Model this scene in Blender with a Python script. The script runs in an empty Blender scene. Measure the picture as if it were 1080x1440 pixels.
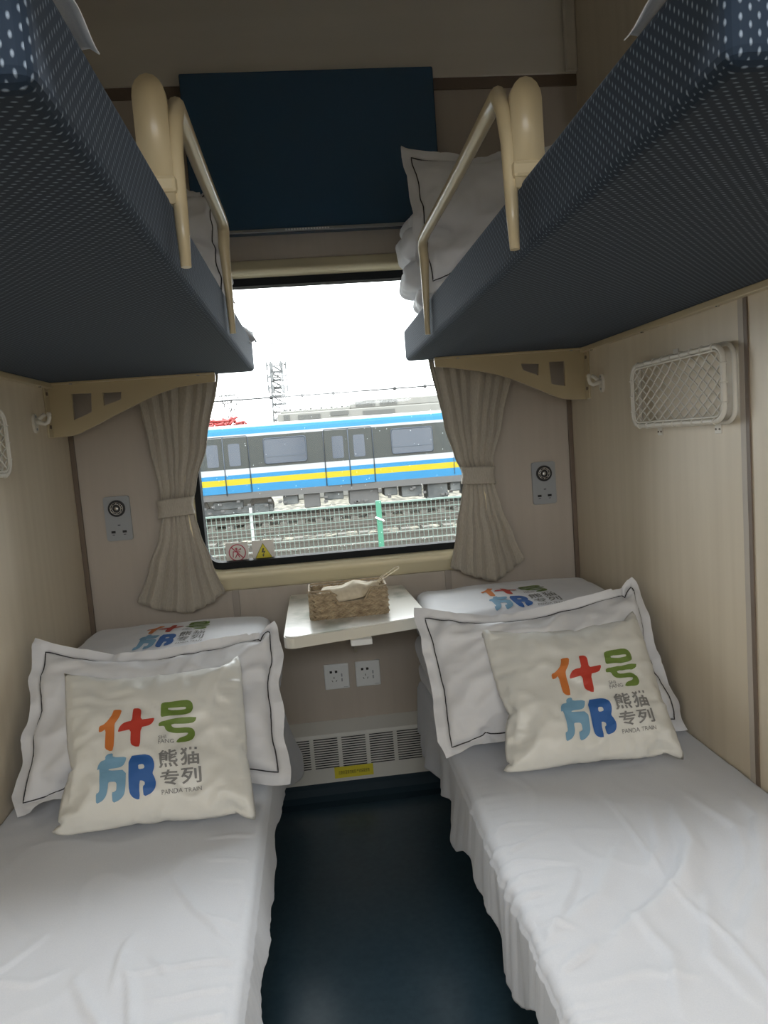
import bpy, bmesh, math, random
from mathutils import Vector, Matrix, noise
from mathutils.bvhtree import BVHTree
from mathutils.geometry import tessellate_polygon
random.seed(7)
S = bpy.context.scene
COL = S.collection
PI = math.pi

# ------------------------------------------------------------------ camera
cd = bpy.data.cameras.new('camera'); cam = bpy.data.objects.new('camera', cd); COL.objects.link(cam)
F = 1018.0
cd.sensor_width = 36; cd.sensor_fit = 'AUTO'; cd.lens = F/1440*36; cd.clip_start = .02; cd.clip_end = 500
# world axes seen from the camera (x right, y down, z forward)
dy = Vector((-100, -92, F)).normalized()
dx = Vector((11260, -964, F)); dx = (dx-dx.dot(dy)*dy).normalized()
dn = dy.cross(dx)
R = Matrix(((dx[0], -dx[1], -dx[2]), (dy[0], -dy[1], -dy[2]), (-dn[0], dn[1], dn[2])))
cam.matrix_world = Matrix.Translation((0, -2.6, 1.27)) @ R.to_4x4()
S.camera = cam

# ------------------------------------------------------------------ light and exposure
S.view_settings.view_transform = 'Standard'; S.view_settings.look = 'None'
S.view_settings.gamma = 1; S.view_settings.use_curve_mapping = False
S.view_settings.exposure = 0.42
SKY_H, SKY_Z = 5.6, 8.0
CORR_W, LAMP_W = 3.5, 14.0
w = bpy.data.worlds.new('overcast sky'); S.world = w; w.use_nodes = True
nt = w.node_tree; bg = nt.nodes['Background']
tc = nt.nodes.new('ShaderNodeTexCoord'); sp = nt.nodes.new('ShaderNodeSeparateXYZ')
mr = nt.nodes.new('ShaderNodeMapRange'); mr.inputs[1].default_value = .0; mr.inputs[2].default_value = .9
mr.inputs[3].default_value = SKY_H; mr.inputs[4].default_value = SKY_Z
nt.links.new(tc.outputs['Generated'], sp.inputs[0]); nt.links.new(sp.outputs[2], mr.inputs[0])
nt.links.new(mr.outputs[0], bg.inputs['Strength'])
bg.inputs[0].default_value = (.97, .99, 1, 1)

def area(name, loc, rot, sx, sy, power, color=(1, 1, 1), portal=False):
    l = bpy.data.lights.new(name, 'AREA'); l.shape = 'RECTANGLE'; l.size = sx; l.size_y = sy
    l.energy = power; l.color = color
    o = bpy.data.objects.new(name, l); COL.objects.link(o); o.location = loc; o.rotation_euler = rot
    if portal: l.cycles.is_portal = True
    return o
area('window_portal', (.07, .06, 1.36), (-PI/2, 0, 0), 1.02, 1.02, 1, portal=True)
area('corridor_portal', (.075, -3.63, 1.79), (PI/2, 0, 0), 1.6, .38, 1, portal=True)
area('corridor_window_fill', (.075, -3.72, 1.84), (PI/2-.1, 0, 0), 1.5, .5, CORR_W, (.95, .98, 1))  # fill lamp boosting the sky light through the added corridor opening
area('added_lamp_light', (.06, -2.68, 2.42), (math.radians(8), 0, 0), .7, .14, LAMP_W, (.98, .99, 1))  # light of the added lamp behind the camera

# ------------------------------------------------------------------ materials
def mat(name, col, rough=.6, metal=0, spec=.5, emis=None, sheen=0, alpha=None):
    m = bpy.data.materials.new(name); m.use_nodes = True
    b = m.node_tree.nodes['Principled BSDF']
    b.inputs['Base Color'].default_value = (*col, 1); b.inputs['Roughness'].default_value = rough
    b.inputs['Metallic'].default_value = metal; b.inputs['Specular IOR Level'].default_value = spec
    if sheen: b.inputs['Sheen Weight'].default_value = sheen
    if emis: b.inputs['Emission Color'].default_value = (*emis[0], 1); b.inputs['Emission Strength'].default_value = emis[1]
    return m
def N(m, t): return m.node_tree.nodes.new(t)
def L(m, a, b): m.node_tree.links.new(a, b)
def B(m): return m.node_tree.nodes['Principled BSDF']
def noisy(m, scale, c1, c2, mapping=(1, 1, 1), detail=4, bump=0, lo=.3, hi=.7, bdist=.002, rough=None):
    co = N(m, 'ShaderNodeTexCoord'); mp = N(m, 'ShaderNodeMapping'); mp.inputs['Scale'].default_value = mapping
    nz = N(m, 'ShaderNodeTexNoise'); nz.inputs['Scale'].default_value = scale; nz.inputs['Detail'].default_value = detail
    cr = N(m, 'ShaderNodeValToRGB'); cr.color_ramp.elements[0].position = lo; cr.color_ramp.elements[1].position = hi
    cr.color_ramp.elements[0].color = (*c1, 1); cr.color_ramp.elements[1].color = (*c2, 1)
    L(m, co.outputs['Object'], mp.inputs[0]); L(m, mp.outputs[0], nz.inputs[0]); L(m, nz.outputs[0], cr.inputs[0])
    L(m, cr.outputs[0], B(m).inputs['Base Color'])
    if bump:
        bp = N(m, 'ShaderNodeBump'); bp.inputs['Strength'].default_value = bump; bp.inputs['Distance'].default_value = bdist
        L(m, nz.outputs[0], bp.inputs['Height']); L(m, bp.outputs[0], B(m).inputs['Normal'])
    return m
M = {}
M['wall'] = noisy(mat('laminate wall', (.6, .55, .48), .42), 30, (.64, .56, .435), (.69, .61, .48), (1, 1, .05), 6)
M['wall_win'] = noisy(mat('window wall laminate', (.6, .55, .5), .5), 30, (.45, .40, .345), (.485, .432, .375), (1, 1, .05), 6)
M['wall_up'] = noisy(mat('upper wall panel', (.5, .47, .43), .5), 12, (.62, .58, .51), (.66, .62, .55), (.1, 1, 1), 4)
M['ceiling'] = mat('ceiling panel', (.8, .78, .74), .5)
M['seam'] = mat('brown seam strip', (.16, .12, .09), .5)
M['floor'] = noisy(mat('navy vinyl floor', (.02, .045, .065), .28, spec=.5), 60, (.030, .060, .084), (.042, .078, .105), detail=6, bump=.08)
M['batten'] = mat('wall batten', (.36, .32, .28), .5)
M['cove'] = mat('navy vinyl cove', (.016, .034, .048), .6, spec=.2)
M['cream'] = mat('cream lacquered metal', (.50, .42, .27), .28)
M['cream2'] = mat('cream window surround', (.80, .72, .50), .35)
M['rubber'] = mat('black rubber', (.012, .014, .016), .7, spec=.2)
M['navy_panel'] = mat('navy glossy panel', (.028, .080, .150), .22)
M['steel'] = mat('brushed trim', (.35, .37, .4), .35, .8)
M['linen'] = noisy(mat('white linen', (.72, .72, .76), .75, sheen=.2), 500, (.64, .67, .735), (.68, .71, .77), detail=2, bump=.05, bdist=.0005)
M['linen2'] = noisy(mat('white quilt cotton', (.78, .78, .82), .7, sheen=.2), 14, (.74, .76, .81), (.79, .80, .845), detail=5, bump=.25, bdist=.006)
M['pillow'] = noisy(mat('white pillowcase', (.76, .76, .79), .6, sheen=.2), 11, (.73, .745, .79), (.77, .785, .825), detail=4, bump=.35, bdist=.008)
M['satin'] = noisy(mat('ivory satin', (.78, .78, .74), .36, sheen=.1), 16, (.76, .765, .735), (.79, .795, .765), detail=4, bump=.22, bdist=.006)
M['piping'] = mat('charcoal piping', (.035, .035, .04), .7)
M['curtain'] = noisy(mat('grey beige curtain', (.42, .37, .31), .85, sheen=.2), 300, (.39, .355, .295), (.47, .43, .365), (1, 1, .3), 3, bump=.1, bdist=.0006)
M['plastic'] = mat('white plastic', (.78, .8, .8), .35)
M['ivory'] = mat('ivory plastic', (.72, .69, .62), .4)
M['greyplastic'] = mat('grey panel plastic', (.34, .36, .38), .4)
M['black'] = mat('black', (.01, .01, .012), .4)
M['chrome'] = mat('chrome', (.6, .6, .58), .25, .9)
M['heater'] = mat('heater enamel', (.70, .70, .66), .4)
M['yellow'] = mat('yellow sticker', (.75, .66, .05), .5)
M['darktext'] = mat('dark lettering', (.06, .05, .03), .6)
M['orange'] = mat('orange print', (.66, .20, .045), .55)
M['red'] = mat('red print', (.55, .05, .03), .55)
M['green'] = mat('green print', (.16, .25, .05), .55)
M['lblue'] = mat('light blue print', (.19, .38, .56), .55)
M['dblue'] = mat('blue print', (.03, .13, .42), .55)
M['grey'] = mat('grey print', (.23, .23, .23), .6)
M['marble'] = noisy(mat('marble tabletop', (.8, .8, .76), .22), 9, (.56, .60, .56), (.90, .90, .86), detail=9, lo=.36, hi=.5)
M['tedge'] = mat('cream table edge', (.70, .68, .60), .35)
M['straw'] = noisy(mat('woven seagrass', (.4, .28, .15), .75), 45, (.25, .185, .115), (.50, .40, .265), (1, 1, 2.5), 3, bump=.15, bdist=.001)
M['pouch'] = noisy(mat('cream cotton pouch', (.72, .63, .48), .8), 90, (.66, .58, .44), (.76, .68, .53), detail=3, bump=.2, bdist=.001)
# berth upholstery: rows of small staggered pale stitches on navy (UVs are in metres)
m = mat('navy stitched upholstery', (.02, .035, .06), .85, spec=.2, sheen=.13); M['uph'] = m
B(m).inputs['Sheen Tint'].default_value = (.62, .72, .9, 1); B(m).inputs['Sheen Roughness'].default_value = .45
uv = N(m, 'ShaderNodeUVMap'); sx = N(m, 'ShaderNodeSeparateXYZ'); L(m, uv.outputs[0], sx.inputs[0])
def mt(op, a, b=None, c=None):
    n = N(m, 'ShaderNodeMath'); n.operation = op
    for i, v in enumerate((a, b, c)):
        if v is None: continue
        if isinstance(v, (int, float)): n.inputs[i].default_value = v
        else: L(m, v, n.inputs[i])
    return n.outputs[0]
vv = mt('MULTIPLY', sx.outputs[1], 1/.0072); row = mt('FLOOR', vv); odd = mt('MODULO', mt('ABSOLUTE', row), 2)
uu = mt('ADD', mt('MULTIPLY', sx.outputs[0], 1/.0125), mt('MULTIPLY', odd, .5))
fu = mt('SUBTRACT', mt('FRACT', uu), .5); fv = mt('SUBTRACT', mt('FRACT', vv), .5)
d = mt('ADD', mt('POWER', mt('MULTIPLY', fu, 3.9), 2), mt('POWER', mt('MULTIPLY', fv, 4.6), 2))
mask = mt('SUBTRACT', 1, mt('SMOOTH_MIN', d, 1, .4)); mask = mt('MAXIMUM', mask, 0)
wob = N(m, 'ShaderNodeTexNoise'); wob.inputs['Scale'].default_value = 900; L(m, uv.outputs[0], wob.inputs[0])
mask = mt('MULTIPLY', mask, mt('ADD', wob.outputs[0], .5))
mx = N(m, 'ShaderNodeMix'); mx.data_type = 'RGBA'; L(m, mask, mx.inputs[0])
mx.inputs[6].default_value = (.006, .0135, .026, 1); mx.inputs[7].default_value = (.16, .20, .25, 1)
L(m, mx.outputs[2], B(m).inputs['Base Color'])
bp = N(m, 'ShaderNodeBump'); bp.inputs['Strength'].default_value = .4; bp.inputs['Distance'].default_value = .0006
L(m, mask, bp.inputs['Height']); L(m, bp.outputs[0], B(m).inputs['Normal'])
# window glass
m = bpy.data.materials.new('window glass'); m.use_nodes = True; M['glass'] = m
n = m.node_tree; n.nodes.remove(n.nodes['Principled BSDF'])
tr = n.nodes.new('ShaderNodeBsdfTransparent'); gl = n.nodes.new('ShaderNodeBsdfGlossy'); gl.inputs['Roughness'].default_value = .02
fr = n.nodes.new('ShaderNodeFresnel'); fr.inputs[0].default_value = 1.4; ms = n.nodes.new('ShaderNodeMixShader')
tr.inputs[0].default_value = (.97, .985, .98, 1)
n.links.new(fr.outputs[0], ms.inputs[0]); n.links.new(tr.outputs[0], ms.inputs[1]); n.links.new(gl.outputs[0], ms.inputs[2])
n.links.new(ms.outputs[0], n.nodes['Material Output'].inputs[0])
M['drop'] = mat('rain drop', (.8, .85, .88), .1)
# outside
M['gravel'] = noisy(mat('ballast gravel', (0.1426, 0.1378, 0.1236), .9), 4, (0.014, 0.0135, 0.0105), (0.165, 0.155, 0.12), detail=8, bump=1, lo=.42, hi=.60, bdist=.05)
M['concrete'] = mat('pale concrete', (0.05227, 0.0499, 0.04277), .8)
M['railsteel'] = mat('rail steel', (0.04752, 0.04277, 0.03564), .5, .3)
M['t_blue'] = mat('train sky blue', (0.01296, 0.0972, 0.1944), .4)
M['t_white'] = mat('train white', (0.2138, 0.2186, 0.2281), .4)
M['t_grey'] = mat('train grey band', (0.02592, 0.02952, 0.0288), .4)
M['t_yellow'] = mat('train yellow', (0.2186, 0.1806, 0.005702), .4)
M['t_skirt'] = mat('train skirt grey', (0.06178, 0.06178, 0.06178), .5)
M['t_win'] = mat('train window glass', (0.02592, 0.03384, 0.04752), .15)
M['t_under'] = noisy(mat('underframe equipment', (0.05702, 0.06653, 0.07128), .7), 3, (0.01901, 0.02376, 0.02614), (0.06653, 0.07128, 0.07128), detail=6)
M['t_seam'] = mat('train seam', (0.01426, 0.02376, 0.03802), .6)
M['f_green'] = mat('fence green', (0.00864, 0.0936, 0.054), .5)
M['f_wire'] = mat('fence wire', (0.072, 0.108, 0.0936), .6)
M['f_pale'] = mat('pale post', (0.2376, 0.2471, 0.2471), .6)
M['pale'] = mat('pale machine roof', (0.1188, 0.1188, 0.1093), .6)
M['palegrey'] = mat('roof vents', (0.04752, 0.0499, 0.04752), .6)
M['redgear'] = mat('red pantograph paint', (0.1663, 0.005702, 0.005702), .5)
M['twig'] = mat('bare twigs', (0.03802, 0.03564, 0.03326), .8)
M['tower'] = mat('galvanised lattice', (0.0864, 0.09, 0.0936), .6)
M['wire'] = mat('dark cable', (0.009504, 0.01045, 0.0114), .6)
for k_ in ('t_blue', 't_white', 't_grey', 't_yellow', 't_skirt'): B(M[k_]).inputs['Specular IOR Level'].default_value = .15
B(M['t_win']).inputs['Specular IOR Level'].default_value = .35
M['stick_w'] = mat('sticker white', (.82, .80, .76), .5)
M['stick_r'] = mat('sticker red', (.62, .10, .16), .5)
M['stick_k'] = mat('sticker outline', (.10, .10, .06), .5)
M['lampface'] = mat('lamp diffuser', (.9, .9, .88), .5, emis=((1, .97, .92), 3))

# ------------------------------------------------------------------ helpers
def link(name, me, m=None, parent=None, smooth=False):
    o = bpy.data.objects.new(name, me); COL.objects.link(o)
    if m is not None:
        for k in (m if isinstance(m, (list, tuple)) else [m]): me.materials.append(M[k])
    if smooth: me.polygons.foreach_set('use_smooth', [True]*len(me.polygons))
    if parent: o.parent = parent
    return o
def tag(o, label=None, cat=None, group=None, kind=None):
    if label: o['label'] = label
    if cat: o['category'] = cat
    if group: o['group'] = group
    if kind: o['kind'] = kind
    return o
def empty(name, loc, label=None, cat=None, group=None, kind=None):
    o = bpy.data.objects.new(name, None); COL.objects.link(o); o.location = loc; o.empty_display_size = .05
    return tag(o, label, cat, group, kind)
class MB:
    """collects shapes in world coordinates; build() links them as one object"""
    def __init__(s): s.bm = bmesh.new()
    def box(s, x0, x1, y0, y1, z0, z1, bev=0, mi=0, seg=2):
        g = bmesh.ops.create_cube(s.bm, size=1)['verts']
        bmesh.ops.scale(s.bm, vec=(x1-x0, y1-y0, z1-z0), verts=g)
        bmesh.ops.translate(s.bm, vec=((x0+x1)/2, (y0+y1)/2, (z0+z1)/2), verts=g)
        fs = set(f for v in g for f in v.link_faces)
        for f in fs: f.material_index = mi
        if bev:
            es = list(set(e for v in g for e in v.link_edges))
            r = bmesh.ops.bevel(s.bm, geom=es, offset=bev, segments=seg, profile=.5, affect='EDGES')
            for f in r['faces']: f.material_index = mi
        return s
    def tube(s, pts, r, seg=8, closed=False, mi=0, flat=1.0, caps=True):
        pts = [Vector(p) for p in pts]; n = len(pts); rings = []; up = None
        for i, p in enumerate(pts):
            a = pts[(i-1) % n] if (closed or i > 0) else p; b = pts[(i+1) % n] if (closed or i < n-1) else p
            t = (b-a).normalized()
            if up is None:
                up = Vector((0, 0, 1)) if abs(t.z) < .9 else Vector((1, 0, 0))
            u = (up-t*up.dot(t)).normalized(); up = u; v = t.cross(u)
            rr = r[i] if isinstance(r, (list, tuple)) else r
            rings.append([s.bm.verts.new(p+u*rr*math.cos(2*PI*k/seg)+v*rr*flat*math.sin(2*PI*k/seg)) for k in range(seg)])
        for i in range(n if closed else n-1):
            A, C = rings[i], rings[(i+1) % n]
            for k in range(seg):
                f = s.bm.faces.new((A[k], A[(k+1) % seg], C[(k+1) % seg], C[k])); f.material_index = mi; f.smooth = True
        if not closed and caps:
            s.bm.faces.new(rings[0][::-1]).material_index = mi; s.bm.faces.new(rings[-1]).material_index = mi
        return s
    def prism(s, outline, axis, a, b, holes=(), mi=0):
        """outline in the plane perpendicular to axis, extruded from a to b"""
        def P3(p, t):
            return Vector((t, p[0], p[1])) if axis == 'x' else Vector((p[0], t, p[1])) if axis == 'y' else Vector((p[0], p[1], t))
        loops = [outline]+list(holes); flat = [p for l in loops for p in l]
        tri = tessellate_polygon([[Vector((p[0], p[1], 0)) for p in l] for l in loops])
        va = [s.bm.verts.new(P3(p, a)) for p in flat]; vb = [s.bm.verts.new(P3(p, b)) for p in flat]
        for t in tri:
            for vs in (va, vb[:]):
                try: s.bm.faces.new([vs[i] for i in t]).material_index = mi
                except ValueError: pass
        k = 0
        for l in loops:
            for i in range(len(l)):
                j = (i+1) % len(l)
                s.bm.faces.new((va[k+i], va[k+j], vb[k+j], vb[k+i])).material_index = mi
            k += len(l)
        return s
    def ball(s, c, r, mi=0, sc=(1, 1, 1), seg=10, rot=None):
        nv = max(4, seg//2+1); c = Vector(c); sc = Vector(sc)
        def V(a, b):
            p = Vector((r*math.sin(b)*math.cos(a)*sc.x, r*math.sin(b)*math.sin(a)*sc.y, r*math.cos(b)*sc.z))
            return s.bm.verts.new((rot @ p if rot else p)+c)
        top, bot = V(0, 0), V(0, PI); rows = [[V(2*PI*k/seg, PI*t/nv) for k in range(seg)] for t in range(1, nv)]
        fs = []
        for k in range(seg):
            k2 = (k+1) % seg
            fs.append(s.bm.faces.new((top, rows[0][k], rows[0][k2]))); fs.append(s.bm.faces.new((bot, rows[-1][k2], rows[-1][k])))
            for t in range(nv-2): fs.append(s.bm.faces.new((rows[t][k], rows[t+1][k], rows[t+1][k2], rows[t][k2])))
        for f in fs: f.material_index = mi; f.smooth = True
        return s
    def cyl(s, c, r, h, axis='z', seg=20, mi=0, r2=None):
        g = bmesh.ops.create_cone(s.bm, cap_ends=True, segments=seg, radius1=r, radius2=r if r2 is None else r2, depth=h)['verts']
        if axis == 'x': bmesh.ops.rotate(s.bm, cent=(0, 0, 0), matrix=Matrix.Rotation(PI/2, 3, 'Y'), verts=g)
        if axis == 'y': bmesh.ops.rotate(s.bm, cent=(0, 0, 0), matrix=Matrix.Rotation(PI/2, 3, 'X'), verts=g)
        bmesh.ops.translate(s.bm, vec=c, verts=g)
        for f in set(f for v in g for f in v.link_faces): f.material_index = mi
        return s
    def build(s, name, m, parent=None, smooth=False, uvm=False, angle=None):
        bmesh.ops.recalc_face_normals(s.bm, faces=s.bm.faces)
        off = Vector((0, 0, 0))
        if parent: off = parent.location if not parent.parent else parent.location+parent.parent.location
        else:
            xs = [v.co for v in s.bm.verts]
            off = Vector(((min(v.x for v in xs)+max(v.x for v in xs))/2, (min(v.y for v in xs)+max(v.y for v in xs))/2, min(v.z for v in xs)))
        if uvm:
            ul = s.bm.loops.layers.uv.new('UVMap')
            for f in s.bm.faces:
                nn = f.normal
                for l in f.loops:
                    c = l.vert.co
                    if abs(nn.z) > .7: l[ul].uv = (c.x, c.y)
                    elif abs(nn.x) > abs(nn.y): l[ul].uv = (c.z, c.y)
                    else: l[ul].uv = (c.z, c.x)
        bmesh.ops.translate(s.bm, vec=-off, verts=s.bm.verts)
        me = bpy.data.meshes.new(name); s.bm.to_mesh(me); s.bm.free()
        o = link(name, me, m, parent, smooth)
        if not parent: o.location = off
        return o
def struct(o): return tag(o, kind='structure')
def rrect(x0, x1, z0, z1, r, n=6):
    out = []
    for cx, cz, a0 in ((x1-r, z1-r, 0), (x0+r, z1-r, PI/2), (x0+r, z0+r, PI), (x1-r, z0+r, 1.5*PI)):
        for k in range(n+1):
            a = a0+PI/2*k/n; out.append((cx+r*math.cos(a), cz+r*math.sin(a)))
    return out
def interp(tab, t):
    if t <= tab[0][0]: return tab[0][1]
    for (a, p), (b, q) in zip(tab, tab[1:]):
        if t <= b:
            k = (t-a)/(b-a); k = k*k*(3-2*k)*.5+k*.5
            return p+(q-p)*k
    return tab[-1][1]
def rgrid(name, nu, nv, fn, m, parent=None, close_u=False, thick=0, smooth=True):
    """grid surface fn(u, v) -> world point; thick adds a real second side"""
    vs = [fn(i/nu, j/nv) for i in range(nu+1) for j in range(nv+1)]
    off = Vector((sum(v[0] for v in vs)/len(vs), sum(v[1] for v in vs)/len(vs), min(v[2] for v in vs))) if not parent else (parent.location.copy())
    fs = [(i*(nv+1)+j, (i+1)*(nv+1)+j, (i+1)*(nv+1)+j+1, i*(nv+1)+j+1) for i in range(nu) for j in range(nv)]
    me = bpy.data.meshes.new(name); me.from_pydata([Vector(v)-off for v in vs], [], fs); me.update()
    o = link(name, me, m, parent, smooth)
    if not parent: o.location = off
    if thick:
        k = o.modifiers.new('thickness', 'SOLIDIFY'); k.thickness = thick; k.offset = -1
    return o

XL, XR = -.831, .951
YB = -3.6
# ------------------------------------------------------------------ room shell
struct(MB().box(XL-.1, 1.13, YB-.1, .0, -.06, 0).build('floor', 'floor'))
# coved vinyl running up to the heater
cv = MB(); prof = [(-.0, 0.001), (-.0, .062), (-.078, .062), (-.082, .045), (-.092, .022), (-.11, .008), (-.14, .001)]
cv.prism(prof, 'x', XL+.002, XR-.002); struct(cv.build('baseboard_window', 'cove'))
struct(MB().box(XL-.06, XL, YB, 0, 0, 2.85).build('wall_left', 'wall'))
struct(MB().box(XR, XR+.06, YB, 0, 0, 1.66).build('wall_right', 'wall'))
struct(MB().box(1.03, 1.09, YB, 0, 1.66, 2.85).build('wall_right', 'wall'))
struct(MB().box(XL-.06, 1.09, YB-.06, .07, 2.85, 2.9).build('ceiling', 'ceiling'))
# window wall with a rounded opening
HX0, HX1, HZ0, HZ1 = -.425, .58, .862, 1.86
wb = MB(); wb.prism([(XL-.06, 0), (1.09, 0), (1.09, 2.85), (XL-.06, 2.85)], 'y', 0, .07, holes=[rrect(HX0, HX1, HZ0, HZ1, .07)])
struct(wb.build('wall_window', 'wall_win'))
struct(MB().box(XL, 1.03, -.012, 0, 2.50, 2.85, .003).build('wall_upper', 'wall_up'))
struct(MB().box(XL, 1.03, -.006, 0, 2.462, 2.50).build('trim_1', 'seam'))
struct(MB().box(.985, 1.03, -.03, -.012, 2.50, 2.85, .008).build('trim_2', 'wall_up'))
struct(MB().box(XL, XL+.016, -.012, -.0, .1, 1.9, .002).build('trim_3', 'seam'))
struct(MB().box(XR-.016, XR, -.012, -.0, .1, 1.66, .002).build('trim_4', 'seam'))
struct(MB().box(XR-.0035, XR, -1.098, -1.085, .0, 1.66).build('trim_5', 'seam'))
struct(MB().box(XR-.004, XR, -1.085, -1.066, .0, 1.66).build('trim_6', 'wall_win'))
for i, x in enumerate((-.32, .454)):
    struct(MB().box(x-.012, x+.012, -.004, 0, .27, .785, .001).build('trim_%d' % (7+i), 'batten'))
# corridor wall behind the viewer; its high window slot is added for the light
bk = MB(); bk.prism([(XL-.06, 0), (1.09, 0), (1.09, 2.85), (XL-.06, 2.85)], 'y', YB-.06, YB, holes=[rrect(-.75, .90, 1.60, 1.98, .06)])
struct(bk.build('wall_corridor', 'wall'))
struct(MB().box(XL, 1.03, -2.17, -2.13, 1.76, 2.85).build('lintel_blocker', 'wall'))  # unseen lintel, added and set low to block lamp light from the far end
# mounting rails where the upper berths meet the walls
for side, x0, x1, wd in (('left', XL, XL+.022, 'left'), ('right', XR-.022, XR, 'right')):
    t = MB().box(x0, x1, -2.04, -.17, 1.518, 1.534, .002)
    o = t.build('mounting_rail', 'cream'); tag(o, 'thin cream mounting rail on the %s wall under the upper berth' % wd, 'rail')
    for y in (-.25, -.62, -1.0, -1.4, -1.8): MB().cyl(((x0+x1)/2, y, 1.517), .0045, .004, 'z', 10).build('screw', 'chrome', o)

# ------------------------------------------------------------------ window
wn = empty('window_1', (.077, 0, HZ0)); struct(wn)
g = MB(); g.prism(rrect(HX0, HX1, HZ0, HZ1, .07), 'y', .030, .036); g.build('window_pane', 'glass', wn)
g = MB(); g.prism(rrect(HX0-.002, HX1+.002, HZ0-.002, HZ1+.002, .072), 'y', -.010, .040, holes=[rrect(HX0+.020, HX1-.020, HZ0+.022, HZ1-.024, .05)])
g.build('rubber_gasket', 'rubber', wn)
# cream surround swept around the opening
fb = MB(); prof = [(0, -.004), (.003, -.030), (.009, -.046), (.020, -.050), (.030, -.038), (.052, -.018), (.064, -.010), (.068, -.001)]
rings = []
base = rrect(HX0-.002, HX1+.002, HZ0-.002, HZ1+.002, .072, 8)
for k, (ox, y) in enumerate(prof):
    o2 = rrect(HX0-.002-ox, HX1+.002+ox, HZ0-.002-ox*1.18, HZ1+.002+ox*.9, .072+ox, 8)
    rings.append([fb.bm.verts.new((p[0], y, p[1])) for p in o2])
rings.append([fb.bm.verts.new((v.co.x, -.0005, v.co.z)) for v in rings[0]])
for a in range(len(rings)):
    A, C = rings[a], rings[(a+1) % len(rings)]
    for i in range(len(A)):
        j = (i+1) % len(A)
        f = fb.bm.faces.new((A[i], A[j], C[j], C[i])); f.smooth = a < len(prof)-1
fb.build('window_frame', 'cream2', wn)
# rain specks on the outer side of the pane
rb = MB()
for i in range(170):
    x = random.uniform(-.38, .53); z = random.uniform(.95, 1.5)-.35*abs(random.gauss(0, .5))
    z = max(.9, z)
    rb.ball((x, .037, z), random.uniform(.0006, .0013), sc=(1, .5, random.uniform(1, 1.6)), seg=6)
o = rb.build('rain_drops', 'drop'); tag(o, 'tiny rain drops clinging to the outside of the window pane', 'rain drops', kind='stuff')
# stickers
def sticker_base(x0, x1, z0, z1, label):
    o = MB().box(x0, x1, .0284, .0296, z0, z1, mi=0).build('window_sticker', 'stick_w'); tag(o, label, 'sticker'); return o
s1 = sticker_base(-.343, -.263, .873, .948, 'square white sticker with a red crossed-out figure, bottom left of the window')
b = MB(); cx, cz = -.303, .911
b.tube([(cx+.029*math.cos(a*PI/16), .0275, cz+.029*math.sin(a*PI/16)) for a in range(32)], .0018, 6, closed=True)
b.tube([(cx-.02, .0272, cz+.02), (cx+.02, .0272, cz-.02)], .0018, 6)
for q in ([(-.002, .010), (.0, -.004), (-.008, -.018)], [(0, -.004), (.008, -.018)], [(-.012, .004), (.010, .002)], [(-.014, .006), (-.016, -.016)], [(.002, .008), (.014, .012)]):
    b.tube([(cx+x, .0274, cz+z) for x, z in q], .0016, 6)
b.ball((cx-.003, .0274, cz+.014), .004, sc=(1, .4, 1)); b.build('prohibition_sign', 'stick_r', s1)
MB().ball((cx+.012, .0272, cz+.013), .0022, sc=(1, .4, 1)).build('black_dot', 'black', s1)
s2 = sticker_base(-.249, -.171, .873, .948, 'square white sticker with a yellow high-voltage triangle, beside the crossed-out figure')
b = MB(); cx, cz = -.210, .905
b.prism([(cx-.031, cz-.023), (cx+.031, cz-.023), (cx, cz+.032)], 'y', .0272, .0284); b.build('warning_triangle', 'yellow', s2)
b = MB(); b.tube([(cx-.031, .0270, cz-.023), (cx+.031, .0270, cz-.023), (cx, .0270, cz+.032)], .0013, 6, closed=True)
b.prism([(cx-.002, cz+.014), (cx+.004, cz+.014), (cx+.0005, cz+.003), (cx+.008, cz+.004), (cx-.0005, cz-.009), (cx+.0035, cz-.0085), (cx-.002, cz-.018), (cx-.005, cz-.008), (cx-.002, cz-.009), (cx+.001, cz-.001), (cx-.007, cz-.001)], 'y', .0268, .0272)
b.build('lightning_bolt', 'stick_k', s2)

# navy panel above the window
o = empty('flat_panel', (.09, -.03, 2.0), 'large glossy navy blue flat panel mounted high above the window', 'panel')
MB().box(-.336, .512, -.05, -.0005, 2.003, 2.52, .006).build('panel_face', 'navy_panel', o)
MB().box(-.33, .506, -.055, -.046, 2.0, 2.011, .002).build('lower_trim', 'steel', o)
b = MB()
for i in range(16): b.box(-.03+i*.0095, -.024+i*.0095, -.0565, -.055, 2.003, 2.008)
b.build('small_lettering', 'plastic', o)

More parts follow.
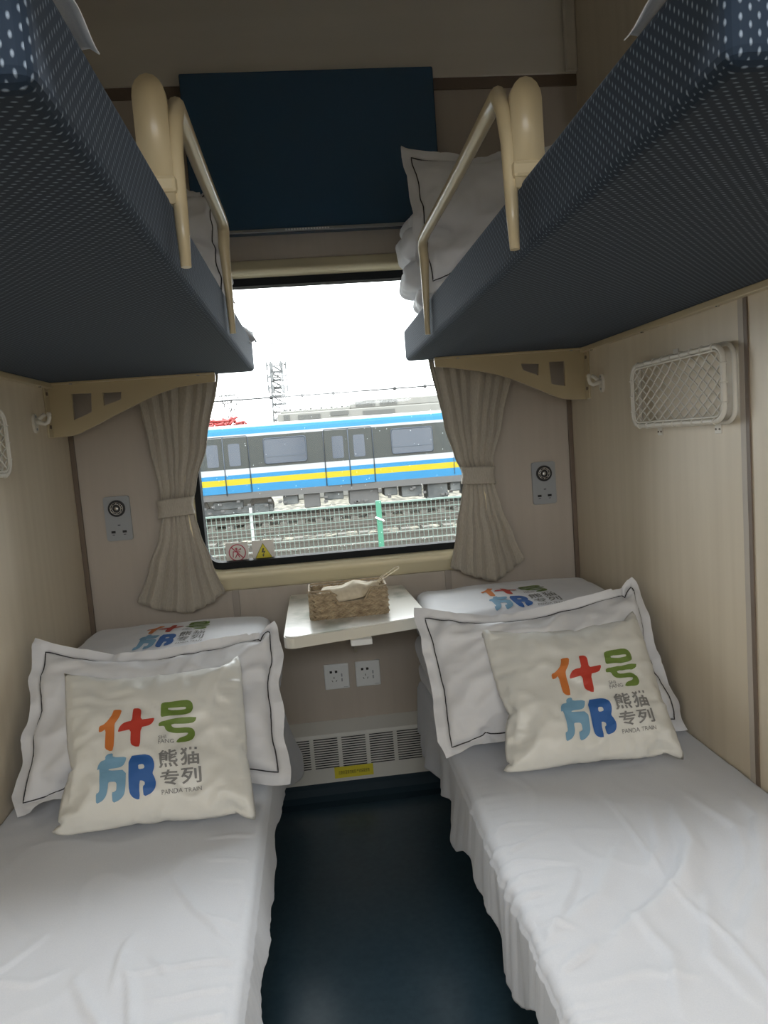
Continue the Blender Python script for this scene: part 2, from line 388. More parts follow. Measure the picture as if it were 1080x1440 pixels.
# ------------------------------------------------------------------ curtains
def curtain(name, xl, xr, hem, n, tie, label, tlabel, ph):
    ztop = 1.86
    def fn(s, t):
        z0 = ztop; zb = interp(hem, s)
        z = z0+(zb-z0)*t
        a, b_ = interp(xl, -z), interp(xr, -z)
        ss = s+.018*math.sin(5*s*PI+ph)+.012*math.sin(z*7+s*9)*(1 if .05 < s < .95 else 0)
        x = a+(b_-a)*s
        w = (b_-a)
        amp = .024*min(1, max(.22, (w-.09)/.2)*1.4)
        lobe = abs(math.sin(PI*(n*ss+ph)))**.5
        y = -.045-amp*lobe-.006*noise.noise(Vector((x*14, z*5, ph)))
        x += .006*math.sin(2*PI*(n*ss+ph))*(w/.3)
        z += (.008*lobe if t > .97 else 0)
        return (x, y, z)
    c = rgrid(name, 150, 90, fn, 'curtain', thick=.0015)
    tag(c, label, 'curtain')
    x0, x1, zc, sk = tie
    pts = []
    def tf(u, v):
        a = 2*PI*u; z = zc+.031-.062*v
        cxm, hw = (x0+x1)/2, (x1-x0)/2+.006+.003*math.cos(2*PI*v)
        return (cxm+hw*math.copysign(abs(math.cos(a))**.6, math.cos(a)), -.052-.026*math.copysign(abs(math.sin(a))**.6, math.sin(a)), z+sk*math.cos(a)*.004)
    t = rgrid('curtain_tieback', 48, 10, tf, 'curtain', thick=.002); tag(t, tlabel, 'tieback')
curtain('curtain', [(-1.86, -.61), (-1.54, -.585), (-1.3, -.555), (-1.16, -.537), (-1.08, -.537), (-1.0, -.555), (-.9, -.60), (-.74, -.665)],
        [(-1.86, -.27), (-1.54, -.303), (-1.3, -.365), (-1.18, -.41), (-1.09, -.432), (-1.0, -.415), (-.9, -.385), (-.76, -.345)],
        [(0, .775), (.35, .735), (.6, .722), (.85, .75), (1, .785)], 7, (-.541, -.432, 1.099, 1),
        'pleated grey-beige curtain hanging at the left side of the window', 'grey-beige fabric band tying the left curtain', .15)
curtain('curtain', [(-1.86, .405), (-1.54, .425), (-1.3, .466), (-1.2, .495), (-1.12, .527), (-1.05, .512), (-.95, .487), (-.79, .452)],
        [(-1.86, .76), (-1.54, .735), (-1.3, .67), (-1.18, .636), (-1.11, .630), (-1.0, .655), (-.9, .69), (-.79, .725)],
        [(0, .795), (.35, .75), (.6, .728), (.8, .76), (1, .80)], 7, (.524, .632, 1.124, -1),
        'pleated grey-beige curtain hanging at the right side of the window', 'grey-beige fabric band tying the right curtain', .45)

# ------------------------------------------------------------------ berth brackets
def bracket(out, cuts, wallx, sgn, label):
    b = MB(); b.prism(out, 'y', -.166, -.154, holes=cuts)
    o = b.build('berth_bracket', 'cream'); tag(o, label, 'bracket')
    tipx = min((p[0] for p in out), key=lambda v: -abs(v-wallx)); x0, x1 = sorted((tipx, wallx-sgn*.0))
    MB().box(x0, x1, -.182, -.150, 1.528, 1.5345, .002).build('top_flange', 'cream', o)
    xa, xb = sorted((wallx, wallx-sgn*.006)); MB().box(xa, xb, -.20, -.150, 1.362, 1.5345, .002).build('wall_flange', 'cream', o)
    for z in (1.395, 1.50): MB().cyl((wallx-sgn*.007, -.185, z), .006, .004, 'x', 10).build('screw', 'seam', o)
    for k in (.15, .9): MB().cyl((x0+(x1-x0)*k, -.176, 1.527), .005, .003, 'z', 10).build('screw', 'steel', o)
    return o
bracket([(-.831, 1.5345), (-.300, 1.5345), (-.297, 1.525), (-.299, 1.505), (-.36, 1.502), (-.42, 1.495), (-.47, 1.482), (-.514, 1.466), (-.56, 1.448), (-.609, 1.427), (-.655, 1.407), (-.703, 1.386), (-.735, 1.372), (-.762, 1.364), (-.79, 1.362), (-.831, 1.362)],
        [[(-.755, 1.497), (-.693, 1.495), (-.698, 1.434), (-.756, 1.413)], [(-.658, 1.493), (-.599, 1.493), (-.602, 1.468), (-.658, 1.452)]],
        XL, -1, 'cream metal bracket under the left upper berth, two cut-outs, curved lower edge')
bracket([(.951, 1.5345), (.431, 1.5345), (.428, 1.525), (.430, 1.505), (.48, 1.499), (.523, 1.491), (.585, 1.479), (.644, 1.464), (.695, 1.445), (.74, 1.424), (.785, 1.403), (.825, 1.384), (.855, 1.370), (.887, 1.363), (.951, 1.360)],
        [[(.822, 1.495), (.877, 1.494), (.875, 1.410), (.827, 1.420)], [(.725, 1.495), (.786, 1.491), (.782, 1.452), (.731, 1.473)]],
        XR, 1, 'cream metal bracket under the right upper berth, two cut-outs, curved lower edge')

# ------------------------------------------------------------------ upper berths
def upper(x0, x1, sgn, railx, yfar, word):
    o = empty('upper_berth', ((x0+x1)/2, -1.07, 1.5345), 'navy stitched upper berth fixed to the %s wall with a cream guard rail' % word, 'berth')
    b = MB(); b.box(x0, x1, -2.05, -.10, 1.5345, 1.642, .014, seg=4)
    bmesh.ops.subdivide_edges(b.bm, edges=[e for e in b.bm.edges if e.calc_length() > .5], cuts=12, use_grid_fill=True)
    b.build('mattress', 'uph', o, smooth=False, uvm=True)
    r = MB(); y0 = -1.50; zt = 1.778
    pts = [(railx, y0, 1.542), (railx, y0+.002, 1.60), (railx, y0+.004, 1.70), (railx-sgn*.002, y0+.010, 1.745), (railx-sgn*.004, y0+.03, zt)]
    r2 = [.0075, .010, .0115, .0125, .0130]
    n = 14
    for k in range(1, n): pts.append((railx-sgn*.004, y0+.03+(yfar-.02-y0-.03)*k/n, zt-.004*math.sin(PI*k/n))); r2.append(.013)
    pts += [(railx-sgn*.004, yfar-.012, zt-.004), (railx-sgn*.003, yfar+.004, zt-.018), (railx, yfar+.012, zt-.05), (railx, yfar+.02, 1.68), (railx, yfar+.03, 1.60), (railx, yfar+.035, 1.542)]
    r2 += [.013, .013, .0125, .0105, .008, .007]
    r.tube(pts, r2, 12)
    r.build('guard_rail', 'cream', o)
    # broad inner leg standing on the mattress
    q = MB(); xa, xb = sorted((railx+sgn*.004, railx+sgn*.050)); tp = .02 if sgn < 0 else .0
    out = [(xa, 1.63), (xb, 1.63), (xb, 1.745+tp)]+[((xa+xb)/2+(xb-xa)/2*math.cos(a*PI/8), 1.755+tp+.03*math.sin(a*PI/8)) for a in range(0, 9)]+[(xa, 1.745+tp)]
    q.prism(out, 'y', y0-.012, y0+.014)
    bmesh.ops.bevel(q.bm, geom=[e for e in q.bm.edges if abs((e.verts[0].co-e.verts[1].co).y) < 1e-5 and len(e.link_faces) == 2 and e.calc_face_angle(0) > 1], offset=.006, segments=3, affect='EDGES')
    q.build('rail_post', 'cream', o, smooth=True)
    MB().box(min(railx-sgn*.0, railx+sgn*.052), max(railx, railx+sgn*.052), y0-.016, y0+.02, 1.642, 1.667, .006).build('rail_foot', 'cream', o)
    return o
upper(XL, -.172, -1, -.160, -.915, 'left')
upper(.340, XR, 1, .328, -.70, 'right')

# ------------------------------------------------------------------ wall hooks, net racks, reading panels
def hook(x, sgn, word):
    o = empty('wall_hook', (x, -.303, 1.405), 'small ivory coat hook on the %s wall below the upper berth' % word, 'hook')
    b = MB(); g = [( -.303+.017*math.cos(a*PI/12), 1.403+.029*math.sin(a*PI/12)) for a in range(24)]
    b.prism(g, 'x', x, x+sgn*.007); b.build('back_plate', 'ivory', o)
    b = MB(); b.tube([(x+sgn*.006, -.303, 1.410), (x+sgn*.020, -.303, 1.404), (x+sgn*.032, -.303, 1.400), (x+sgn*.042, -.303, 1.405), (x+sgn*.047, -.303, 1.418), (x+sgn*.046, -.303, 1.427)], [.009, .0075, .0065, .006, .006, .007], 10)
    b.tube([(x+sgn*.012, -.300, 1.412), (x+sgn*.022, -.292, 1.424), (x+sgn*.03, -.288, 1.430)], [.007, .006, .0065], 10)
    b.ball((x+sgn*.046, -.303, 1.428), .0078); b.build('hook_arm', 'ivory', o)
    for z in (1.385, 1.424): MB().cyl((x+sgn*.0075, -.303, z), .004, .002, 'x', 8).build('screw', 'steel', o)
hook(XL, 1, 'left'); hook(XR, -1, 'right')

def net(x, sgn, y0, y1, z0, z1, word):
    o = empty('net_rack', (x, (y0+y1)/2, z0), 'ivory net pocket on a rounded tube frame, %s wall' % word, 'rack')
    X = x+sgn*.034; r = .035
    fr = [(X, p[0], p[1]) for p in rrect(y0, y1, z0, z1, r, 6)]
    MB().tube(fr, .0062, 8, closed=True).build('front_frame', 'ivory', o)
    fr = [(x+sgn*.012, p[0], p[1]) for p in rrect(y0-.006, y1+.0, z0-.004, z1+.004, r, 6)]
    MB().tube(fr, .0055, 8, closed=True).build('rear_frame', 'ivory', o)
    b = MB(); nx = 10; sy = (y1-y0-.022)/nx; nz = 5; sz = (z1-z0-.022)/nz
    ya, za = y0+.011, z0+.011
    def sag(y, z):
        a = (y-y0)/(y1-y0); c = (z-z0)/(z1-z0)
        return X-sgn*.010*math.sin(PI*max(0, min(1, a)))*math.sin(PI*max(0, min(1, c)))
    # diamond mesh: two families of diagonals, each bowed between knots
    for fam in (1, -1):
        for k in range(-nz, nx+nz+1):
            pts = []
            for j in range(nz*4+1):
                t = j/4; y = ya+(k+fam*t*1.0)*sy; z = za+t*sz
                y += fam*.0016*math.sin(2*PI*t)
                if ya-.001 <= y <= ya+nx*sy+.001: pts.append((sag(y, z), y, z))
                else:
                    if len(pts) > 1: b.tube(pts, .0020, 5)
                    pts = []
            if len(pts) > 1: b.tube(pts, .0020, 5)
    for i in range(nx+1):
        for j in range(nz+1):
            y, z = ya+i*sy, za+j*sz; b.ball((sag(y, z), y, z), .0032, seg=6)
    pr = rrect(y0+.009, y1-.009, z0+.009, z1-.009, r*.8, 4)
    b.tube([(X+sgn*.001, p[0], p[1]) for p in pr], .0028, 6, closed=True)
    # lashings round the frame
    for i in range(9):
        y = y0+.04+i*(y1-y0-.08)/8
        for z in (z0, z1): b.tube([(X+sgn*.0075*math.cos(a), y, z+.0075*math.sin(a)) for a in [k*PI/4 for k in range(8)]], .0018, 5, closed=True)
    for i in range(3):
        z = z0+.04+i*(z1-z0-.08)/2
        for y in (y0, y1): b.tube([(X+sgn*.0075*math.cos(a), y+.0075*math.sin(a), z) for a in [k*PI/4 for k in range(8)]], .0018, 5, closed=True)
    b.build('net', 'ivory', o)
    for y, z, h in ((y1-.09, z0-.012, -.022), (y0+.085, z0-.012, -.026), ((y0+y1)/2+.04, z1+.012, .010)):
        k = MB(); k.box(min(x, x+sgn*.002), max(x, x+sgn*.002), y-.014, y+.014, z-.018, z+.012, .001)
        k.box(min(x, x+sgn*.030), max(x, x+sgn*.030), y-.006, y+.006, z-.001+(.006 if h < 0 else -.006), z+.003+(.006 if h < 0 else -.006))
        k.cyl((x+sgn*.003, y+.008, z-.008), .0025, .002, 'x', 8, mi=1).cyl((x+sgn*.003, y-.008, z-.008), .0025, .002, 'x', 8, mi=1)
        k.build('mounting_clip', ['ivory', 'seam'], o)
net(XR, -1, -1.056, -.594, 1.258, 1.425, 'right'); net(XL, 1, -1.056, -.600, 1.258, 1.425, 'left')

def usb(x0, word):
    x1 = x0+.088; z0, z1 = .995, 1.150
    o = empty('reading_light_panel', ((x0+x1)/2, 0, z0), 'grey reading light panel with two USB ports, %s' % word, 'panel')
    b = MB(); b.prism(rrect(x0, x1, z0, z1, .008, 4), 'y', -.009, 0)
    b.build('face_plate', 'greyplastic', o)
    cx, cz = (x0+x1)/2, 1.108
    b = MB(); b.cyl((cx, -.011, cz), .029, .008, 'y', 32); b.build('lamp_ring', 'black', o)
    b = MB()
    for rr in (.021, .015): b.tube([(cx+rr*math.cos(a*PI/12), -.0155, cz+rr*math.sin(a*PI/12)) for a in range(24)], .0013, 5, closed=True)
    b.ball((cx, -.0155, cz), .008, sc=(1, .4, 1))
    for a in range(8): b.ball((cx+.018*math.cos(a*PI/4), -.0155, cz+.018*math.sin(a*PI/4)), .0022, sc=(1, .5, 1), seg=6)
    b.build('lamp_lens', 'chrome', o)
    for dx_ in (-.020, .018):
        q = MB(); q.box(cx+dx_-.007, cx+dx_+.007, -.0098, -.0088, 1.022, 1.030); q.build('usb_port', 'black', o)
        q = MB(); q.box(cx+dx_-.004, cx+dx_+.004, -.0095, -.0089, 1.015, 1.017); q.build('port_mark', 'black', o)
    MB().box(cx-.003, cx+.006, -.0096, -.0089, 1.048, 1.051).build('indicator', 'black', o)
usb(-.740, 'left of the left curtain'); usb(.789, 'right of the right curtain')

# ------------------------------------------------------------------ heater, outlets
o = empty('heater_cover', (.06, -.04, .062), 'off-white slotted metal heater cover under the window wall, near the floor', 'heater')
hb = MB(); hb.prism([(0, .062), (-.080, .062), (-.080, .232), (-.074, .240), (-.003, .262), (0, .262)], 'x', XL+.002, XR-.002)
hb.build('casing', 'heater', o)
sl = MB()
for c in range(-6, 8):
    xa = -.159+c*.1005-.03; xb = xa+.086
    if xa < XL+.02 or xb > XR-.02: continue
    for r_ in range(13): z = .118+r_*.0088; sl.box(xa, xb, -.0812, -.079, z, z+.0034)
sl.build('vent_slots', 'black', o)
MB().cyl((.345, -.081, .078), .004, .003, 'y', 10).build('screw', 'steel', o)
yl = MB().box(-.022, .118, -.0825, -.0805, .076, .117).build('warning_label', 'yellow', o); yl['label'] = 'yellow warning strip with a line of small dark characters'

def outlet(x0, word):
    z0, z1 = .380, .474; x1 = x0+.090
    o = empty('wall_outlet', ((x0+x1)/2, 0, z0), 'white square wall outlet below the folding table, %s' % word, 'outlet')
    b = MB(); b.box(x0, x1, -.010, 0, z0, z1, .003); b.build('face_plate', 'plastic', o)
    b = MB(); b.box(x0+.012, x0+.058, -.0108, -.0100, z0+.015, z1-.012, .0003); b.build('socket_face', 'plastic', o)
    k = MB()
    for d_, s_ in ((-.010, -1), (.009, 1)):
        c = (x0+.035+d_, z0+.066); k.prism([(c[0]-.0045, c[1]-.0045), (c[0]+.0035, c[1]-.0045), (c[0]+.005, c[1]), (c[0]+.0035, c[1]+.0045), (c[0]-.0045, c[1]+.0045)], 'y', -.0112, -.0106)
    for (a, c, e, f) in ((0, .044, 0, .0035), (-.007, .032, -.0016, .0032), (.008, .032, .0016, .0032)):
        X, Z = x0+.035+a, z0+c
        k.prism([(X-.0012-e, Z-f), (X+.0012-e, Z-f), (X+.0012+e, Z+f), (X-.0012+e, Z+f)], 'y', -.0112, -.0106)
    k.build('socket_holes', 'black', o)
    for z in (.052, .034):
        q = MB(); q.box(x0+.061, x0+.066, -.0112, -.0100, z0+z-.006, z0+z+.006); q.build('usb_port', 'greyplastic', o)
    MB().box(x0+.068, x1-.006, -.0104, -.010, z0+.006, z0+.0075).build('maker_line', 'greyplastic', o)
outlet(-.030, 'left one of the pair'); outlet(.085, 'right one of the pair')

# ------------------------------------------------------------------ folding table
o = empty('folding_table', (.085, -.3, .700), 'small pale marbled folding table hinged below the window', 'table')
def table_outline(ins=0):
    x0, x1, y0, y1 = -.128+ins, .302-ins, -.600+ins, -.012
    out = [(x0, y1), (x1-.02, y1)]
    yr = -.515+ins  # right front corner lies a little nearer the wall
    for k in range(7):
        a = PI/2*k/6; out.append((x1-.035+.035*math.cos(a), yr+.035-.035*math.sin(a)))
    for k in range(7):
        a = PI/2*k/6; out.append((x0+.03-.03*math.sin(a), y0+.03-.03*math.cos(a)))
    return out
t = MB(); t.prism(table_outline(.0), 'z', .712, .742); 
bmesh.ops.bevel(t.bm, geom=[e for e in t.bm.edges if abs(e.verts[0].co.z-e.verts[1].co.z) < 1e-6 and e.calc_face_angle(0) > 1], offset=.004, segments=2, affect='EDGES')
t.build('table_edge', 'tedge', o)
t = MB(); t.prism(table_outline(.004), 'z', .7405, .7455); t.build('tabletop', 'marble', o)
MB().box(.060, .122, -.575, -.53, .694, .712, .003).build('latch', 'plastic', o)
t = MB(); t.prism([(-.012, .712), (-.012, .52), (-.04, .52), (-.30, .690), (-.30, .712)], 'x', .085, .095)
t.box(-.10, .27, -.045, -.002, .690, .712); t.build('support_arm', 'cream', o)

# ------------------------------------------------------------------ woven basket
o = empty('tissue_basket', (.068, -.365, .7455), 'woven seagrass tray basket on the marbled table with a notched front', 'basket')
bx0, bx1, by0, by1 = -.050, .186, -.432, -.300; bz0, bz1 = .7465, .832
def notch(x):
    a, b_ = .020, .126; lo = .040
    if x < a-.005 or x > b_+.012: return bz1
    if a+.016 < x < b_-.010: return bz1-lo
    k = (x-(a-.005))/.021 if x < .07 else ((b_+.012)-x)/.022
    return bz1-lo*max(0, min(1, k))
bb = MB(); rng = random.Random(3); nrow = 5
per = rrect(bx0, bx1, by0, by1, .015, 4)
# resample the perimeter
def resample(pts, step, closed=True):
    pts = [Vector(p) for p in pts]; out = []; n = len(pts); acc = 0
    for i in range(n if closed else n-1):
        a, b_ = pts[i], pts[(i+1) % n]; l = (b_-a).length
        while acc < l: out.append((a+(b_-a)*(acc/l), (b_-a).normalized())); acc += step
        acc -= l
    return out
core = MB()
for r_ in range(nrow):
    z = bz0+.0075+r_*(bz1-bz0-.006)/nrow
    for k, (p, tdir) in enumerate(resample([(a, c) for a, c in per], .0135)):
        if p.y < by0+.02 and z > notch(p.x)-.004: continue
        yaw = math.atan2(tdir.y, tdir.x)
        for s_ in (1, -1):
            rot = Matrix.Rotation(yaw, 3, 'Z') @ Matrix.Rotation(s_*math.radians(28), 3, 'Y') @ Matrix.Rotation(rng.uniform(-.15, .15), 3, 'X')
            bb.ball((p.x+(.005*tdir.x if s_ > 0 else 0)+rng.uniform(-.0006, .0006), p.y+(.005*tdir.y if s_ > 0 else 0), z+s_*.0040+rng.uniform(-.0006, .0006)), .0125, sc=(1, .34, .36), seg=8, rot=rot)
bb.build('woven_wall', 'straw', o)
# rim cord that follows the notch
rim = [(p.x, p.y, (notch(p.x)+.001) if p.y < by0+.01 else bz1+.001) for p, _ in resample([(a, c) for a, c in per], .006)]
MB().tube(rim, .0032, 6, closed=True).build('rim_cord', 'straw', o)
MB().box(bx0+.004, bx1-.004, by0+.004, by1-.004, bz0-.001, bz0+.006).build('woven_base', 'straw', o)
MB().box(bx0+.012, bx1-.012, by0+.012, by1-.012, bz0+.006, .794, .006).build('tissue_pack', 'pouch', o)
# pouch lying in the basket
po = empty('drawstring_pouch', (.07, -.36, .79), 'cream cotton drawstring pouch lying in the woven basket', 'pouch')
def pf(u, v):
    x = -.036+.205*u; ww = .100 if u < .72 else .100-.088*((u-.72)/.28)**.9
    yc = -.362+.012*u; y = yc-.008+(v-.5)*ww*1.15
    rise = .034*min(1, u*6+.1)*(1-.12*u)*(1-(2*v-1)**4)
    ridge = .018*max(0, 1-abs(u-.62)*5)*(1-abs(2*v-1.05))
    z = .795+rise+ridge+.010*(u**2)+.004*noise.noise(Vector((u*7, v*5, 1)))
    if v in (0, 1): z = .791+.02*u*u
    return (x, y, z)
rgrid('cloth_body', 40, 24, pf, 'pouch', po, thick=.003)
b = MB(); b.tube([(.158, -.352, .826), (.172, -.352, .836), (.190, -.348, .848), (.212, -.345, .862), (.230, -.345, .872), (.238, -.345, .872), (.238, -.343, .866), (.222, -.342, .857), (.200, -.342, .845), (.180, -.345, .834), (.162, -.350, .826)], .0016, 6)
b.tube([(.160, -.352, .828), (.178, -.350, .846), (.202, -.352, .858), (.225, -.350, .870)], .0012, 6)
b.build('drawstring', 'pouch', po)
MB().tube([(.166+.006*math.cos(a), -.352+.006*math.sin(a), .828) for a in [k*PI/5 for k in range(10)]], .0025, 6, closed=True).build('knot', 'pouch', po)

# ------------------------------------------------------------------ lower berths and sheets
def lower(x0, x1, sgn, word):
    o = empty('lower_berth', ((x0+x1)/2, -1.1, 0), 'lower berth along the %s wall under a white bed sheet' % word, 'berth')
    xs = sorted((x0, x1)); inner = x0 if sgn > 0 else x1; wallx = x1 if sgn > 0 else x0
    xa, xb = sorted((inner+sgn*.02, wallx-sgn*.004))
    MB().box(xa, xb, -2.05, -.02, .31, .405, .02, seg=3).build('mattress', 'uph', o, uvm=True)
    MB().box(xa, xb, -2.05, -.02, .275, .309, .004).build('frame', 'cream', o)
    xa, xb = sorted((inner+sgn*.20, inner+sgn*.22)); MB().box(xa, xb, -2.05, -.145, .0, .274).build('base_panel', 'floor', o)
    for y in (-.2, -1.95):
        xa, xb = sorted((inner+sgn*.16, inner+sgn*.199)); MB().box(xa, xb, y-.02, y+.02, 0, .274, .003).build('leg', 'cream', o)
lower(XL, -.185, -1, 'left'); lower(.302, XR, 1, 'right')

def seg_dist(p, a, b):
    ax, ay = a; bx, by = b; vx, vy = bx-ax, by-ay; l2 = vx*vx+vy*vy
    t = max(0, min(1, ((p[0]-ax)*vx+(p[1]-ay)*vy)/l2)) if l2 else 0
    dx_, dy_ = p[0]-ax-t*vx, p[1]-ay-t*vy
    s = vx*dy_-vy*dx_
    return math.hypot(dx_, dy_), (1 if s > 0 else -1), t
# creases: (points, height, width)
CR_L = [([(-.36, -1.166), (-.298, -1.276), (-.209, -1.387)], .005, .010), ([(-.405, -1.34), (-.403, -1.454)], .006, .012),
        ([(-.472, -1.428), (-.436, -1.489), (-.399, -1.529), (-.37, -1.6)], .007, .012), ([(-.391, -1.412), (-.347, -1.539), (-.33, -1.62)], .007, .010),
        ([(-.351, -1.396), (-.317, -1.439)], .004, .007), ([(-.387, -1.429), (-.228, -1.425), (-.175, -1.442)], .005, .009),
        ([(-.75, -1.42), (-.594, -1.41), (-.538, -1.418), (-.507, -1.405)], .005, .012), ([(-.70, -1.44), (-.609, -1.375), (-.562, -1.30)], .004, .014),
        ([(-.29, -1.112), (-.178, -1.132)], .004, .008), ([(-.30, -1.02), (-.18, -1.02)], .003, .010), ([(-.28, -1.30), (-.19, -1.335)], .004, .010),
        ([(-.26, -1.19), (-.19, -1.20)], .003, .010), ([(-.5, -1.55), (-.30, -1.56), (-.18, -1.54)], .005, .012), ([(-.34, -1.5), (-.19, -1.49)], .004, .008)]
CR_R = [([(.597, -1.079), (.590, -1.29), (.576, -1.42)], .004, .008), ([(.576, -1.42), (.608, -1.545), (.605, -1.66)], .005, .009),
        ([(.54, -1.256), (.445, -1.392), (.337, -1.465)], .008, .020), ([(.690, -1.20), (.671, -1.286), (.629, -1.363), (.546, -1.432), (.442, -1.495)], .013, .022),
        ([(.87, -1.15), (.86, -1.22), (.80, -1.33), (.734, -1.436), (.636, -1.535)], .012, .026), ([(.312, -1.227), (.424, -1.168)], .004, .008),
        ([(.318, -1.553), (.39, -1.516)], .007, .010), ([(.323, -1.365), (.354, -1.363)], .004, .007), ([(.672, -1.12), (.624, -1.275), (.567, -1.339)], .008, .018),
        ([(.717, -1.145), (.677, -1.299), (.595, -1.405)], .009, .020), ([(.333, -1.596), (.449, -1.585), (.517, -1.612)], .004, .012),
        ([(.304, -1.259), (.343, -1.257), (.43, -1.287)], .004, .009), ([(.629, -1.431), (.556, -1.579), (.566, -1.66)], .006, .016),
        ([(.32, -1.486), (.37, -1.421), (.436, -1.321)], .007, .014), ([(.78, -1.1), (.80, -1.25), (.74, -1.38), (.66, -1.46)], .008, .020),
        ([(.31, -1.15), (.36, -1.12), (.43, -1.13)], .003, .009), ([(.31, -1.31), (.38, -1.30)], .004, .008), ([(.31, -1.43), (.37, -1.47)], .005, .010),
        ([(.93, -1.3), (.84, -1.5), (.72, -1.62)], .008, .022), ([(.48, -1.46), (.50, -1.56), (.46, -1.66)], .006, .014)]
def crease_h(x, y, CR):
    h = 0; x += .006*noise.noise(Vector((x*12, y*12, 3))); y += .006*noise.noise(Vector((x*12, y*12, 6)))
    for pts, hh, ww in CR:
        best = 9; sd = 1; tt = 0; nseg = len(pts)-1
        for i in range(nseg):
            d_, s_, t_ = seg_dist((x, y), pts[i], pts[i+1])
            if d_ < best: best, sd, tt = d_, s_, (i+t_)/nseg
        if best < 3.5*ww:
            wd = ww*(1.1 if sd > 0 else .42)
            h += 1.15*hh*math.exp(-(best/wd)**2)*(.25+.75*math.sin(PI*(.08+.84*tt)))
    return h
def sheet(inner, wallx, sgn, CR, hemtab, ph, word):
    W = abs(wallx-inner)-.003; ztop = .418; rad = .022; Y0, Y1 = -2.06, -.10
    NU, NV = 170, 430
    arc = rad*PI/2; drop = .17; tot = (W-rad)+arc+drop
    def fn(u, v):
        y = Y0+(Y1-Y0)*v; s = u*tot
        gather = noise.noise(Vector((y*9+ph, 3, 1)))*.6+noise.noise(Vector((y*24+ph, 7, 2)))*.4+.5*noise.noise(Vector((y*60, 1, 5)))*max(0, min(1, (-y-.9)*2))
        near = max(0, min(1, (-y-.85)*2.5)) if sgn > 0 else .35*max(0, min(1, (-y-1.1)*2.5))
        gw = noise.noise(Vector((y*34+ph, .5, 2))); gath = near*(max(0, gw)**.8)*.011+near*.004*noise.noise(Vector((y*75, 2, ph)))
        if s < W-rad:
            x = wallx-sgn*(s+.003); dE = W-rad-s
            k = math.exp(-dE/.05)
            z = ztop+crease_h(x, y, CR)+.0035*noise.noise(Vector((x*5, y*5, ph)))*min(1, s/.1)+.0022*gather*k+.0012*noise.noise(Vector((x*30, y*16, ph)))+gath*.75*math.exp(-dE/.045)+.0016*max(0, 1-abs(noise.noise(Vector((x*5+y*3, y*3.4-x*2, ph+2))))*11)
            z -= .006*k
            return (x, y, z)
        xe = wallx-sgn*(W-rad+.003)
        if s < W-rad+arc:
            a = (s-(W-rad))/rad
            return (xe-sgn*(rad*math.sin(a)+(.0025*gather+gath)*math.sin(a)), y, ztop-.006-rad*(1-math.cos(a))+(.0022*gather+gath*.75)*(1-math.sin(a)))
        t = (s-(W-rad+arc))/drop
        hem = interp(hemtab, y)+.007*noise.noise(Vector((y*14, ph, 0)))
        z0 = ztop-.006-rad; z = z0+(hem-z0)*t
        fold = noise.noise(Vector((y*7.5, ph, 9)))*1.6+.5*noise.noise(Vector((y*19, ph, 4)))
        x = xe-sgn*(rad+.0025*gather*(1-t)+gath*(1-t*.6)+  .004+(.016 if sgn > 0 else .008)*fold*t+.012*t+.005*gather*t+.04*t*t*interp([(-2, 0), (-.5, 0), (-.2, 1), (0, 1)], y)*(1 if sgn < 0 else .0))
        return (x, y, z)
    o = rgrid('bed_sheet', NU, NV, fn, 'linen', thick=.0012)
    tag(o, 'wrinkled white bed sheet spread over the %s lower berth, hanging into the aisle' % word, 'bed sheet')
    return o
sheet(-.185, XL, -1, CR_L, [(-2.06, .30), (-1.5, .31), (-1.34, .33), (-1.04, .30), (-.9, .33), (-.7, .30), (-.45, .24), (-.25, .17), (-.03, .20)], 2.1, 'left')
sheet(.302, XR, 1, CR_R, [(-2.06, .22), (-1.6, .26), (-1.5, .30), (-1.38, .21), (-1.27, .20), (-1.2, .265), (-1.09, .25), (-1.0, .285), (-.86, .225), (-.7, .27), (-.5, .235), (-.3, .22), (-.03, .22)], .4, 'right')

